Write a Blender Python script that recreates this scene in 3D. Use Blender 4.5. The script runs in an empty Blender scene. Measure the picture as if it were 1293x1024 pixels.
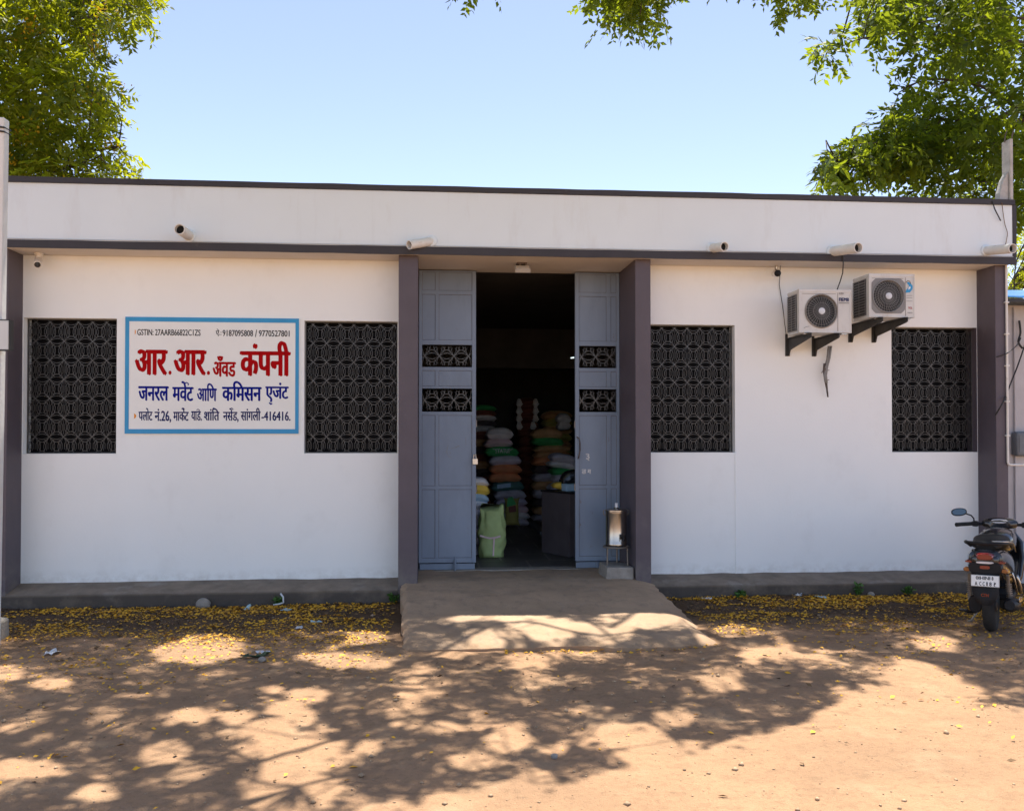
import bpy, bmesh, math, random
import numpy as np
from mathutils import Vector, Matrix, Euler
R = math.radians
scene = bpy.context.scene
COL = scene.collection
rng = np.random.default_rng(7)
random.seed(7)

# ------------------------------------------------------------------ camera
IMW, IMH = 1293.0, 1024.0                 # size of the photograph the measurements come from
FPX = 1150.0
CAM_H, CAM_D = 1.75, 9.9
YAW, PITCH = R(5.0), R(0.9)
SHX, SHY = 6.0, 18.0                      # principal point offset in photo pixels
cam_data = bpy.data.cameras.new('camera')
cam_data.sensor_fit = 'HORIZONTAL'
cam_data.sensor_width = 36.0
cam_data.lens = 36.0 * FPX / IMW
cam_data.shift_x = SHX / IMW
cam_data.shift_y = SHY / IMW
cam_data.clip_end = 2000.0
cam_data.clip_start = 0.05
cam = bpy.data.objects.new('camera', cam_data)
COL.objects.link(cam)
cam.location = (0, -CAM_D, CAM_H)
cam.rotation_euler = (math.pi / 2 + PITCH, 0, -YAW)
scene.camera = cam
_CR = np.array(cam.rotation_euler.to_matrix())

# ------------------------------------------------------------------ light
SUN_EL, SUN_AZ = R(73.0), R(20.0)         # azimuth measured from straight behind the building towards the right
SUN = np.array([math.cos(SUN_EL) * math.sin(SUN_AZ), math.cos(SUN_EL) * math.cos(SUN_AZ), math.sin(SUN_EL)])
world = bpy.data.worlds.new('World')
scene.world = world
world.use_nodes = True
wn = world.node_tree
bg = wn.nodes['Background']
sky = wn.nodes.new('ShaderNodeTexSky')
sky.sky_type = 'NISHITA'
sky.sun_disc = False
sky.sun_elevation = SUN_EL
sky.sun_rotation = SUN_AZ
sky.altitude = 4000.0
sky.air_density = 1.0
sky.dust_density = 5.0
sky.ozone_density = 3.0
tint = wn.nodes.new('ShaderNodeMix'); tint.data_type = 'RGBA'; tint.blend_type = 'MULTIPLY'
tint.inputs[0].default_value = 1.0; tint.inputs[7].default_value = (1.17, 0.915, 0.76, 1)      # hazy, whiter sky
wn.links.new(sky.outputs[0], tint.inputs[6]); wn.links.new(tint.outputs[2], bg.inputs[0])
bg.inputs[1].default_value = 0.128
sun_data = bpy.data.lights.new('sun', 'SUN')
sun_data.energy = 3.3
sun_data.angle = R(0.53)
sun_data.color = (1.0, 0.93, 0.82)
sun = bpy.data.objects.new('sun', sun_data)
COL.objects.link(sun)
sun.location = (5, 10, 30)
sun.rotation_euler = Vector(SUN).to_track_quat('Z', 'Y').to_euler()
scene.view_settings.view_transform = 'Standard'
scene.view_settings.look = 'None'
scene.view_settings.exposure = 1.68
scene.view_settings.gamma = 1.0
scene.cycles.use_denoising = True
scene.cycles.max_bounces = 10
scene.cycles.diffuse_bounces = 6

# ------------------------------------------------------------------ measuring helpers
def ray(px, py):
    d = np.array([(px - (IMW / 2 - SHX)) / FPX, ((IMH / 2 + SHY) - py) / FPX, -1.0])
    return _CR @ d
def W(px, py, Y=0.0):
    """world point on the plane y = Y that the photo shows at this pixel"""
    d = ray(px, py); t = (Y + CAM_D) / d[1]
    return float(d[0] * t), float(CAM_H + d[2] * t)
def WX(px, Y=0.0, py=548): return W(px, py, Y)[0]
def WZ(px, py, Y=0.0): return W(px, py, Y)[1]
def G(px, py, Z=0.0):
    d = ray(px, py); t = (Z - CAM_H) / d[2]
    return float(d[0] * t), float(-CAM_D + d[1] * t)
def project(P):
    """world points (n,3) -> photo pixels"""
    q = (P - np.array([0, -CAM_D, CAM_H])) @ _CR
    z = -q[:, 2]
    z = np.where(np.abs(z) < 1e-6, 1e-6, z)
    return np.stack([IMW / 2 - SHX + FPX * q[:, 0] / z, IMH / 2 + SHY - FPX * q[:, 1] / z], 1), z
def inpoly(pts, poly):
    x, y = pts[:, 0], pts[:, 1]
    poly = np.array(poly, float); n = len(poly)
    c = np.zeros(len(x), bool); j = n - 1
    for i in range(n):
        xi, yi = poly[i]; xj, yj = poly[j]
        if yi != yj:
            c ^= ((yi > y) != (yj > y)) & (x < (xj - xi) * (y - yi) / (yj - yi) + xi)
        j = i
    return c

# ------------------------------------------------------------------ materials
def mat(name, col, rough=0.7, var=0.12, scale=6.0, bump=0.15, bscale=80.0, metal=0.0, col2=None, spec=0.5,
        stretch=(1, 1, 1), coat=0.0, dist=0.01):
    m = bpy.data.materials.new(name); m.use_nodes = True
    nt = m.node_tree; b = nt.nodes['Principled BSDF']
    b.inputs['Roughness'].default_value = rough
    b.inputs['Metallic'].default_value = metal
    b.inputs['Specular IOR Level'].default_value = spec
    if coat: b.inputs['Coat Weight'].default_value = coat
    tc = nt.nodes.new('ShaderNodeTexCoord')
    mp = nt.nodes.new('ShaderNodeMapping'); mp.inputs['Scale'].default_value = stretch
    nt.links.new(tc.outputs['Object'], mp.inputs[0])
    n = nt.nodes.new('ShaderNodeTexNoise'); n.inputs['Scale'].default_value = scale
    n.inputs['Detail'].default_value = 6; n.inputs['Roughness'].default_value = 0.6
    nt.links.new(mp.outputs[0], n.inputs['Vector'])
    r = nt.nodes.new('ShaderNodeValToRGB')
    a = col2 if col2 else tuple(c * (1 - var) for c in col)
    z = col if col2 else tuple(min(1, c * (1 + var)) for c in col)
    r.color_ramp.elements[0].position = 0.32; r.color_ramp.elements[1].position = 0.68
    r.color_ramp.elements[0].color = (*a, 1); r.color_ramp.elements[1].color = (*z, 1)
    nt.links.new(n.outputs[0], r.inputs[0]); nt.links.new(r.outputs[0], b.inputs['Base Color'])
    if bump:
        n2 = nt.nodes.new('ShaderNodeTexNoise'); n2.inputs['Scale'].default_value = bscale
        n2.inputs['Detail'].default_value = 4
        nt.links.new(tc.outputs['Object'], n2.inputs['Vector'])
        bp = nt.nodes.new('ShaderNodeBump'); bp.inputs['Strength'].default_value = bump
        bp.inputs['Distance'].default_value = dist
        nt.links.new(n2.outputs[0], bp.inputs['Height']); nt.links.new(bp.outputs[0], b.inputs['Normal'])
    m['ramp'] = r.name
    return m

def overlay_stain_shade(m, col, scale, lo, hi, stretch=(1, 1, 1), zmask=None, strength=0.5, seed=0.0, coord='Object'):
    """mix a stain or painted-shade colour over a material by a thresholded noise, optionally inside a height band (z0 full .. z1 none)"""
    nt = m.node_tree; b = nt.nodes['Principled BSDF']
    src = b.inputs['Base Color'].links[0].from_socket
    tc = nt.nodes.new('ShaderNodeTexCoord'); mp = nt.nodes.new('ShaderNodeMapping')
    mp.inputs['Scale'].default_value = stretch; mp.inputs['Location'].default_value = (seed, seed, seed)
    nt.links.new(tc.outputs[coord], mp.inputs[0])
    n = nt.nodes.new('ShaderNodeTexNoise'); n.inputs['Scale'].default_value = scale
    n.inputs['Detail'].default_value = 7; n.inputs['Roughness'].default_value = 0.65
    nt.links.new(mp.outputs[0], n.inputs['Vector'])
    mr = nt.nodes.new('ShaderNodeMapRange'); mr.inputs[1].default_value = lo; mr.inputs[2].default_value = hi
    mr.inputs[4].default_value = strength
    nt.links.new(n.outputs[0], mr.inputs[0]); f = mr.outputs[0]
    if zmask:
        geo = nt.nodes.new('ShaderNodeNewGeometry'); sx = nt.nodes.new('ShaderNodeSeparateXYZ')
        nt.links.new(geo.outputs['Position'], sx.inputs[0])
        z = nt.nodes.new('ShaderNodeMapRange'); z.inputs[1].default_value = zmask[0]; z.inputs[2].default_value = zmask[1]
        z.inputs[3].default_value = 1; z.inputs[4].default_value = 0
        nt.links.new(sx.outputs[zmask[2] if len(zmask) > 2 else 2], z.inputs[0])
        mu = nt.nodes.new('ShaderNodeMath'); mu.operation = 'MULTIPLY'
        nt.links.new(f, mu.inputs[0]); nt.links.new(z.outputs[0], mu.inputs[1]); f = mu.outputs[0]
    mx = nt.nodes.new('ShaderNodeMix'); mx.data_type = 'RGBA'
    nt.links.new(f, mx.inputs[0]); nt.links.new(src, mx.inputs[6]); mx.inputs[7].default_value = (*col, 1)
    nt.links.new(mx.outputs[2], b.inputs['Base Color'])
    return m

M = {}
M['white_wall'] = mat('white_wall', (0.885, 0.905, 0.895), 0.85, 0.015, 1.3, 0.25, 45, dist=0.004)
overlay_stain_shade(M['white_wall'], (0.50, 0.47, 0.43), 2.2, 0.55, 0.85, (1, 1, 0.7), None, 0.20)
overlay_stain_shade(M['white_wall'], (0.42, 0.37, 0.31), 9.0, 0.42, 0.70, (1, 1, 1.2), (0.2, 0.34), 0.45, 3)
overlay_stain_shade(M['white_wall'], (0.42, 0.40, 0.38), 9.0, 0.66, 0.80, (1, 1, 0.07), None, 0.10, 9)
def hairlines(m, scale, seed, w, strength):
    nt = m.node_tree; b = nt.nodes['Principled BSDF']; src = b.inputs['Base Color'].links[0].from_socket; L = nt.links.new
    geo = nt.nodes.new('ShaderNodeNewGeometry'); n = nt.nodes.new('ShaderNodeTexNoise'); n.inputs['Scale'].default_value = 2.2; n.inputs['Detail'].default_value = 6
    L(geo.outputs['Position'], n.inputs['Vector'])
    ad = nt.nodes.new('ShaderNodeVectorMath'); ad.operation = 'MULTIPLY_ADD'; L(n.outputs['Color'], ad.inputs[0]); ad.inputs[1].default_value = (.55, .55, .55); L(geo.outputs['Position'], ad.inputs[2])
    v = nt.nodes.new('ShaderNodeTexVoronoi'); v.feature = 'DISTANCE_TO_EDGE'; v.inputs['Scale'].default_value = scale; L(ad.outputs[0], v.inputs['Vector'])
    mr = nt.nodes.new('ShaderNodeMapRange'); mr.inputs[1].default_value = 0.0; mr.inputs[2].default_value = w; mr.inputs[3].default_value = strength; mr.inputs[4].default_value = 0; L(v.outputs['Distance'], mr.inputs[0])
    k = nt.nodes.new('ShaderNodeTexNoise'); k.inputs['Scale'].default_value = 0.9; k.inputs['Detail'].default_value = 3; L(geo.outputs['Position'], k.inputs['Vector'])
    kr = nt.nodes.new('ShaderNodeMapRange'); kr.inputs[1].default_value = .50; kr.inputs[2].default_value = .62; L(k.outputs[0], kr.inputs[0])
    mu = nt.nodes.new('ShaderNodeMath'); mu.operation = 'MULTIPLY'; L(mr.outputs[0], mu.inputs[0]); L(kr.outputs[0], mu.inputs[1])
    mx = nt.nodes.new('ShaderNodeMix'); mx.data_type = 'RGBA'; L(mu.outputs[0], mx.inputs[0]); L(src, mx.inputs[6]); mx.inputs[7].default_value = (.30, .27, .25, 1); L(mx.outputs[2], b.inputs['Base Color'])
M['parapet'] = mat('parapet_white', (0.735, 0.81, 0.86), 0.85, 0.02, 1.0, 0.2, 40, dist=0.004)
overlay_stain_shade(M['parapet'], (0.45, 0.42, 0.39), 3.0, 0.55, 0.8, (1, 1, 0.25), None, 0.30)
overlay_stain_shade(M['parapet'], (0.33, 0.31, 0.30), 10.0, 0.60, 0.78, (1, 1, 0.06), None, 0.10, 4)
M['soffit'] = mat('soffit_paint', (0.66, 0.60, 0.54), 0.9, 0.06, 2.0, 0.2, 40)
M['dark_paint'] = mat('dark_grey_paint', (0.098, 0.080, 0.096), 0.6, 0.10, 3.0, 0.15, 60, dist=0.004)
overlay_stain_shade(M['dark_paint'], (0.20, 0.18, 0.17), 7.0, 0.62, 0.78, (1, 1, 0.4), None, 0.35, 2)
overlay_stain_shade(M['dark_paint'], (0.20, 0.175, 0.15), 6.0, 0.35, 0.6, (1, 1, 1), (0.15, 0.55), 0.7, 5)
M['band'] = mat('dark_band_paint', (0.034, 0.030, 0.036), 0.6, 0.12, 4.0, 0.2, 60, dist=0.004)
overlay_stain_shade(M['band'], (0.16, 0.15, 0.14), 14.0, 0.64, 0.76, (0.5, 1, 1), None, 0.3, 2)
M['plinth'] = mat('plinth_cement', (0.21, 0.165, 0.125), 0.9, 0.25, 5.0, 0.5, 50, dist=0.006)
overlay_stain_shade(M['plinth'], (0.34, 0.31, 0.28), 3.5, 0.58, 0.72, (1, 1, 1), None, 0.5, 6)
overlay_stain_shade(M['plinth'], (0.065, 0.055, 0.048), 2.5, 0.22, 0.50, (1, 1, 1), (0.105, 0.140), 0.85, 12)  # upright face darkened against the lit top: shade painted in with damp dirt
M['concrete'] = mat('ramp_concrete', (0.40, 0.275, 0.178), 0.9, 0.14, 3.0, 0.6, 70, dist=0.006)
overlay_stain_shade(M['concrete'], (0.20, 0.15, 0.11), 2.5, 0.52, 0.72, (1, 1, 1), None, 0.6, 1)
overlay_stain_shade(M['concrete'], (0.13, 0.10, 0.08), 30.0, 0.64, 0.72, (1, 1, 1), None, 0.6, 8)
hairlines(M['concrete'], 1.6, 1, 0.006, 0.7)
overlay_stain_shade(M['concrete'], (0.30, 0.19, 0.11), 4.0, 0.30, 0.60, (1, 1, 1), (0.03, 0.13), 0.9, 15)
overlay_stain_shade(M['concrete'], (0.17, 0.13, 0.10), 11.0, 0.55, 0.70, (1, 0.6, 1), None, 0.5, 16)
M['block'] = mat('block_concrete', (0.30, 0.27, 0.235), 0.9, 0.2, 12.0, 0.6, 60)
M['door'] = mat('door_blue_grey_paint', (0.205, 0.262, 0.350), 0.5, 0.10, 2.0, 0.12, 50, stretch=(1, 1, 0.5), dist=0.004)
overlay_stain_shade(M['door'], (0.10, 0.12, 0.15), 3.0, 0.5, 0.75, (1, 1, 0.2), None, 0.45, 3)
overlay_stain_shade(M['door'], (0.16, 0.09, 0.05), 16.0, 0.66, 0.74, (1, 1, 0.5), None, 0.6, 11)
M['rust'] = mat('rusty_seam', (0.11, 0.085, 0.075), 0.8, 0.5, 12, 0.2, 80)
M['grille'] = mat('grille_metal', (0.095, 0.092, 0.088), 0.38, 0.35, 20, 0.1, 100, metal=0.4)
M['pane'] = mat('dark_pane', (0.006, 0.006, 0.007), 0.6, 0.4, 3, 0, 1, spec=0.08)
M['chrome'] = mat('steel', (0.48, 0.445, 0.40), 0.27, 0.1, 9, 0.03, 90, metal=1.0, stretch=(1, 1, 0.15))
M['stand'] = mat('stand_metal', (0.25, 0.22, 0.19), 0.5, 0.25, 12, 0.1, 90, metal=0.6)
M['black_plastic'] = mat('black_plastic', (0.014, 0.014, 0.016), 0.5, 0.2, 10, 0.1, 120, spec=0.2)
M['black_gloss'] = mat('black_scooter_paint', (0.012, 0.013, 0.016), 0.22, 0.15, 5, 0.0, 1, coat=0.6)
M['seat'] = mat('seat_vinyl', (0.010, 0.010, 0.011), 0.6, 0.2, 10, 0.3, 300, spec=0.25)
M['tyre'] = mat('tyre_rubber', (0.022, 0.021, 0.020), 0.85, 0.3, 15, 0.5, 90)
M['pvc'] = mat('white_pvc', (0.74, 0.71, 0.66), 0.45, 0.08, 8, 0.05, 60)
overlay_stain_shade(M['pvc'], (0.42, 0.27, 0.15), 9, 0.6, 0.75, (1, 1, 1), None, 0.6, 4)
M['pipe_dark'] = mat('pipe_inside', (0.01, 0.01, 0.01), 0.9, 0.1, 5, 0)
M['ac'] = mat('ac_casing', (0.62, 0.61, 0.58), 0.5, 0.05, 4, 0.03, 60)
overlay_stain_shade(M['ac'], (0.36, 0.31, 0.26), 7, 0.52, 0.72, (1, 1, 0.3), None, 0.45, 3)
M['ac_dark'] = mat('ac_coil', (0.03, 0.03, 0.03), 0.6, 0.3, 30, 0.2, 120)
M['ac_grey'] = mat('ac_grey_panel', (0.22, 0.215, 0.21), 0.55, 0.08, 6, 0.05, 60)
M['wire'] = mat('grille_wire', (0.19, 0.18, 0.17), 0.45, 0.2, 10, 0, metal=0.2)
M['bracket'] = mat('bracket_iron', (0.035, 0.034, 0.033), 0.6, 0.3, 12, 0.1, 80)
M['cable'] = mat('cable', (0.02, 0.02, 0.02), 0.6, 0.2, 10, 0)
M['sign_white'] = mat('sign_white', (0.84, 0.84, 0.81), 0.45, 0.02, 3, 0, 1)
overlay_stain_shade(M['sign_white'], (0.5, 0.49, 0.46), 3, 0.55, 0.85, (1, 1, 0.3), None, 0.20, 3)
M['sign_blue'] = mat('sign_blue', (0.022, 0.29, 0.58), 0.45, 0.06, 5, 0, 1)
M['ink_red'] = mat('ink_red', (0.40, 0.002, 0.004), 0.85, 0.05, 5, 0, 1, spec=0.12)
M['ink_blue'] = mat('ink_blue', (0.004, 0.010, 0.22), 0.85, 0.05, 5, 0, 1, spec=0.12)
M['ink_navy'] = mat('ink_navy', (0.012, 0.018, 0.11), 0.85, 0.05, 5, 0, 1, spec=0.12)
M['ink_black'] = mat('ink_black', (0.02, 0.02, 0.025), 0.85, 0.05, 5, 0, 1, spec=0.12)
M['ink_orange'] = mat('ink_orange', (0.8, 0.30, 0.03), 0.85, 0.05, 5, 0, 1, spec=0.12)
M['chalk'] = mat('white_marking', (0.62, 0.62, 0.62), 0.8, 0.2, 40, 0, 1)
M['faint'] = mat('faded_lettering', (0.10, 0.09, 0.075), 0.8, 0.2, 40, 0, 1)
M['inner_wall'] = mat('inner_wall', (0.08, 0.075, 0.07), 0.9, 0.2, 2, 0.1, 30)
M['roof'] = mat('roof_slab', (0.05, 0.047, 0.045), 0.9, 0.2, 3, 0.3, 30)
M['bark'] = mat('bark', (0.085, 0.062, 0.045), 0.9, 0.4, 8, 0.8, 25, stretch=(1, 1, 0.3), dist=0.03)
M['pole'] = mat('pole_whitewash', (0.70, 0.70, 0.69), 0.8, 0.06, 3, 0.3, 30)
overlay_stain_shade(M['pole'], (0.38, 0.36, 0.34), 4, 0.55, 0.75, (1, 1, 0.3), None, 0.6, 3)
M['box_white'] = mat('box_white', (0.60, 0.62, 0.62), 0.5, 0.05, 3, 0.02, 30)
M['stub'] = mat('old_render', (0.42, 0.41, 0.40), 0.9, 0.2, 9, 0.4, 40)
M['neighbour'] = mat('neighbour_wall_paint', (0.52, 0.50, 0.50), 0.85, 0.08, 3, 0.3, 40)
M['tarp'] = mat('blue_tarp', (0.02, 0.16, 0.42), 0.5, 0.25, 6, 0.4, 30)
M['meter'] = mat('meter_box_grey', (0.16, 0.175, 0.19), 0.5, 0.15, 6, 0.05, 30)
M['counter'] = mat('counter_paint', (0.10, 0.088, 0.10), 0.55, 0.15, 4, 0.1, 40)
M['litter_white'] = mat('litter_white', (0.65, 0.67, 0.70), 0.6, 0.1, 20, 0.2, 60)
M['litter_blue'] = mat('litter_pale_blue', (0.35, 0.55, 0.62), 0.5, 0.1, 20, 0.2, 60)
M['litter_green'] = mat('litter_dark_green', (0.03, 0.06, 0.03), 0.6, 0.3, 20, 0.2, 60)
M['petal'] = mat('yellow_petal', (0.80, 0.44, 0.02), 0.7, 0.35, 14, 0, 1, col2=(0.62, 0.30, 0.015))
M['pebble'] = mat('pebble', (0.38, 0.265, 0.165), 0.9, 0.35, 5, 0.2, 100)
M['dry_leaf'] = mat('dry_leaf', (0.15, 0.085, 0.035), 0.8, 0.5, 7, 0, 1)
M['red_lens'] = mat('red_lens', (0.17, 0.002, 0.004), 0.15, 0.1, 6, 0, 1, coat=0.5)
M['amber_lens'] = mat('amber_lens', (0.28, 0.085, 0.012), 0.18, 0.1, 6, 0, 1, coat=0.5)
M['clear_lens'] = mat('clear_lens', (0.65, 0.62, 0.62), 0.15, 0.1, 6, 0, 1, coat=0.5)
M['mirror'] = mat('mirror_glass', (0.16, 0.19, 0.19), 0.03, 0.01, 6, 0, 1, metal=1.0)
M['weed'] = mat('weed_leaf', (0.06, 0.15, 0.02), 0.6, 0.3, 20, 0, 1)
M['lamp_glass'] = mat('lamp_glass', (0.75, 0.72, 0.66), 0.3, 0.05, 6, 0, 1)
M['lamp_body'] = mat('lamp_body', (0.42, 0.40, 0.37), 0.5, 0.1, 6, 0.05, 40)

def glow(name, col, s):
    m = bpy.data.materials.new(name); m.use_nodes = True
    b = m.node_tree.nodes['Principled BSDF']
    b.inputs['Emission Color'].default_value = (*col, 1); b.inputs['Emission Strength'].default_value = s
    b.inputs['Base Color'].default_value = (*col, 1)
    return m
M['tube_glow'] = glow('lit_tube', (0.75, 0.95, 1.0), 0.5)

def leaf_mat(name, dark, light, trans, tmix=0.45):
    m = bpy.data.materials.new(name); m.use_nodes = True
    nt = m.node_tree; b = nt.nodes['Principled BSDF']; out = nt.nodes['Material Output']
    at = nt.nodes.new('ShaderNodeAttribute'); at.attribute_name = 'tint'
    mx = nt.nodes.new('ShaderNodeMix'); mx.data_type = 'RGBA'
    mx.inputs[6].default_value = (*dark, 1); mx.inputs[7].default_value = (*light, 1)
    nt.links.new(at.outputs['Fac'], mx.inputs[0]); nt.links.new(mx.outputs[2], b.inputs['Base Color'])
    b.inputs['Roughness'].default_value = 0.5
    b.inputs['Specular IOR Level'].default_value = 0.3
    tr = nt.nodes.new('ShaderNodeBsdfTranslucent')
    mt = nt.nodes.new('ShaderNodeMix'); mt.data_type = 'RGBA'
    mt.inputs[6].default_value = (*[c * 0.55 for c in trans], 1); mt.inputs[7].default_value = (*trans, 1)
    nt.links.new(at.outputs['Fac'], mt.inputs[0]); nt.links.new(mt.outputs[2], tr.inputs[0])
    ms = nt.nodes.new('ShaderNodeMixShader'); ms.inputs[0].default_value = tmix
    nt.links.new(b.outputs[0], ms.inputs[1]); nt.links.new(tr.outputs[0], ms.inputs[2])
    nt.links.new(ms.outputs[0], out.inputs[0])
    return m
M['leaf'] = leaf_mat('leaf_green', (0.020, 0.055, 0.008), (0.085, 0.135, 0.012), (0.40, 0.48, 0.02), 0.55)
M['leaf_yellow'] = leaf_mat('leaf_yellow_green', (0.025, 0.075, 0.008), (0.14, 0.17, 0.012), (0.55, 0.58, 0.015), 0.58)
M['blossom'] = leaf_mat('yellow_blossom', (0.55, 0.33, 0.015), (0.75, 0.50, 0.02), (0.85, 0.55, 0.02))

# ground: trodden earth, darker leaf-mould soil with shade painted in along the foot of the building
def ground_mat():
    m = bpy.data.materials.new('trodden_earth'); m.use_nodes = True
    nt = m.node_tree; b = nt.nodes['Principled BSDF']; L = nt.links.new
    b.inputs['Roughness'].default_value = 0.95; b.inputs['Specular IOR Level'].default_value = 0.15
    geo = nt.nodes.new('ShaderNodeNewGeometry')
    def noise(scale, det=6, rough=0.6, stretch=None):
        n = nt.nodes.new('ShaderNodeTexNoise'); n.inputs['Scale'].default_value = scale
        n.inputs['Detail'].default_value = det; n.inputs['Roughness'].default_value = rough
        if stretch:
            mp = nt.nodes.new('ShaderNodeMapping'); mp.inputs['Scale'].default_value = stretch
            L(geo.outputs['Position'], mp.inputs[0]); L(mp.outputs[0], n.inputs['Vector'])
        else: L(geo.outputs['Position'], n.inputs['Vector'])
        return n
    n1 = noise(0.9, 8, 0.65); n2 = noise(24, 6, 0.7); n3 = noise(120, 3)
    r1 = nt.nodes.new('ShaderNodeValToRGB')
    r1.color_ramp.elements[0].position = 0.3; r1.color_ramp.elements[1].position = 0.7
    r1.color_ramp.elements[0].color = (0.325, 0.205, 0.124, 1); r1.color_ramp.elements[1].color = (0.465, 0.281, 0.163, 1)
    L(n1.outputs[0], r1.inputs[0])
    def mixc(fac, a, colb, mode='MIX'):
        x = nt.nodes.new('ShaderNodeMix'); x.data_type = 'RGBA'; x.blend_type = mode
        L(fac, x.inputs[0]); L(a, x.inputs[6])
        if isinstance(colb, tuple): x.inputs[7].default_value = (*colb, 1)
        else: L(colb, x.inputs[7])
        return x.outputs[2]
    def mr(src, a, bb, c=0, d=1):
        x = nt.nodes.new('ShaderNodeMapRange'); x.inputs[1].default_value = a; x.inputs[2].default_value = bb
        x.inputs[3].default_value = c; x.inputs[4].default_value = d
        L(src, x.inputs[0]); return x.outputs[0]
    c = mixc(mr(n2.outputs[0], 0.50, 0.72, 0, 0.55), r1.outputs[0], (0.20, 0.135, 0.085))
    n4 = noise(5.5, 7, 0.68, (1.0, 1.7, 1)); n5 = noise(2.4, 5, 0.6)
    c = mixc(mr(n4.outputs[0], 0.52, 0.66, 0, 0.5), c, (0.25, 0.165, 0.10))
    c = mixc(mr(n5.outputs[0], 0.55, 0.72, 0, 0.5), c, (0.50, 0.345, 0.215))
    c = mixc(mr(n3.outputs[0], 0.62, 0.70, 0, 0.4), c, (0.16, 0.11, 0.075))
    c = mixc(mr(n3.outputs[0], 0.36, 0.30, 0, 0.4), c, (0.58, 0.43, 0.29))
    # dark soil band by the plinth, the building's shade painted into its colour, ragged edge
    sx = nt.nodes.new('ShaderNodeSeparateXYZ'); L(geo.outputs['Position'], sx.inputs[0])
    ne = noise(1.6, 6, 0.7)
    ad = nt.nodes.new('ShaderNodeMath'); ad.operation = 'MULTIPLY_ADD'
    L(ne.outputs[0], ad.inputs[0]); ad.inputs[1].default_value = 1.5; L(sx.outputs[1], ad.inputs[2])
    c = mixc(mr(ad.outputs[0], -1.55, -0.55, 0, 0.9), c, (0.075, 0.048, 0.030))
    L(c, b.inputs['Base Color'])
    bp = nt.nodes.new('ShaderNodeBump'); bp.inputs['Strength'].default_value = 0.75; bp.inputs['Distance'].default_value = 0.018
    m2 = nt.nodes.new('ShaderNodeMath'); m2.operation = 'ADD'; L(n2.outputs[0], m2.inputs[0]); L(n3.outputs[0], m2.inputs[1])
    L(m2.outputs[0], bp.inputs['Height']); L(bp.outputs[0], b.inputs['Normal'])
    return m
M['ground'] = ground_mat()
def tile_mat():
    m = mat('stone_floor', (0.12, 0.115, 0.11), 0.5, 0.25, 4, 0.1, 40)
    nt = m.node_tree; b = nt.nodes['Principled BSDF']; src = b.inputs['Base Color'].links[0].from_socket
    geo = nt.nodes.new('ShaderNodeNewGeometry')
    br = nt.nodes.new('ShaderNodeTexBrick'); br.inputs['Scale'].default_value = 1.0
    br.inputs['Brick Width'].default_value = 0.6; br.inputs['Row Height'].default_value = 0.6
    br.inputs['Mortar Size'].default_value = 0.012
    br.inputs['Color1'].default_value = (1, 1, 1, 1); br.inputs['Color2'].default_value = (.7, .7, .7, 1); br.inputs['Mortar'].default_value = (1.9, 1.8, 1.7, 1)
    nt.links.new(geo.outputs['Position'], br.inputs['Vector'])
    mx = nt.nodes.new('ShaderNodeMix'); mx.data_type = 'RGBA'; mx.blend_type = 'MULTIPLY'; mx.inputs[0].default_value = 1
    nt.links.new(src, mx.inputs[6]); nt.links.new(br.outputs[0], mx.inputs[7]); nt.links.new(mx.outputs[2], b.inputs['Base Color'])
    return m
M['tile'] = tile_mat()

# ------------------------------------------------------------------ object helpers
def tag(o, label=None, cat=None, group=None, kind=None):
    if label: o['label'] = label
    if cat: o['category'] = cat
    if group: o['group'] = group
    if kind: o['kind'] = kind
    return o
def empty(name, loc, rot=(0, 0, 0)):
    o = bpy.data.objects.new(name, None); o.empty_display_size = 0.2
    COL.objects.link(o); o.location = loc; o.rotation_euler = rot
    return o
def thing(name, loc, label, cat, group=None, rot=(0, 0, 0)):
    return tag(empty(name, loc, rot), label, cat, group)
def origin(o):
    v = Vector((0, 0, 0))
    while o is not None:
        v = v + Vector(o.location); o = o.parent
    return v

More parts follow.
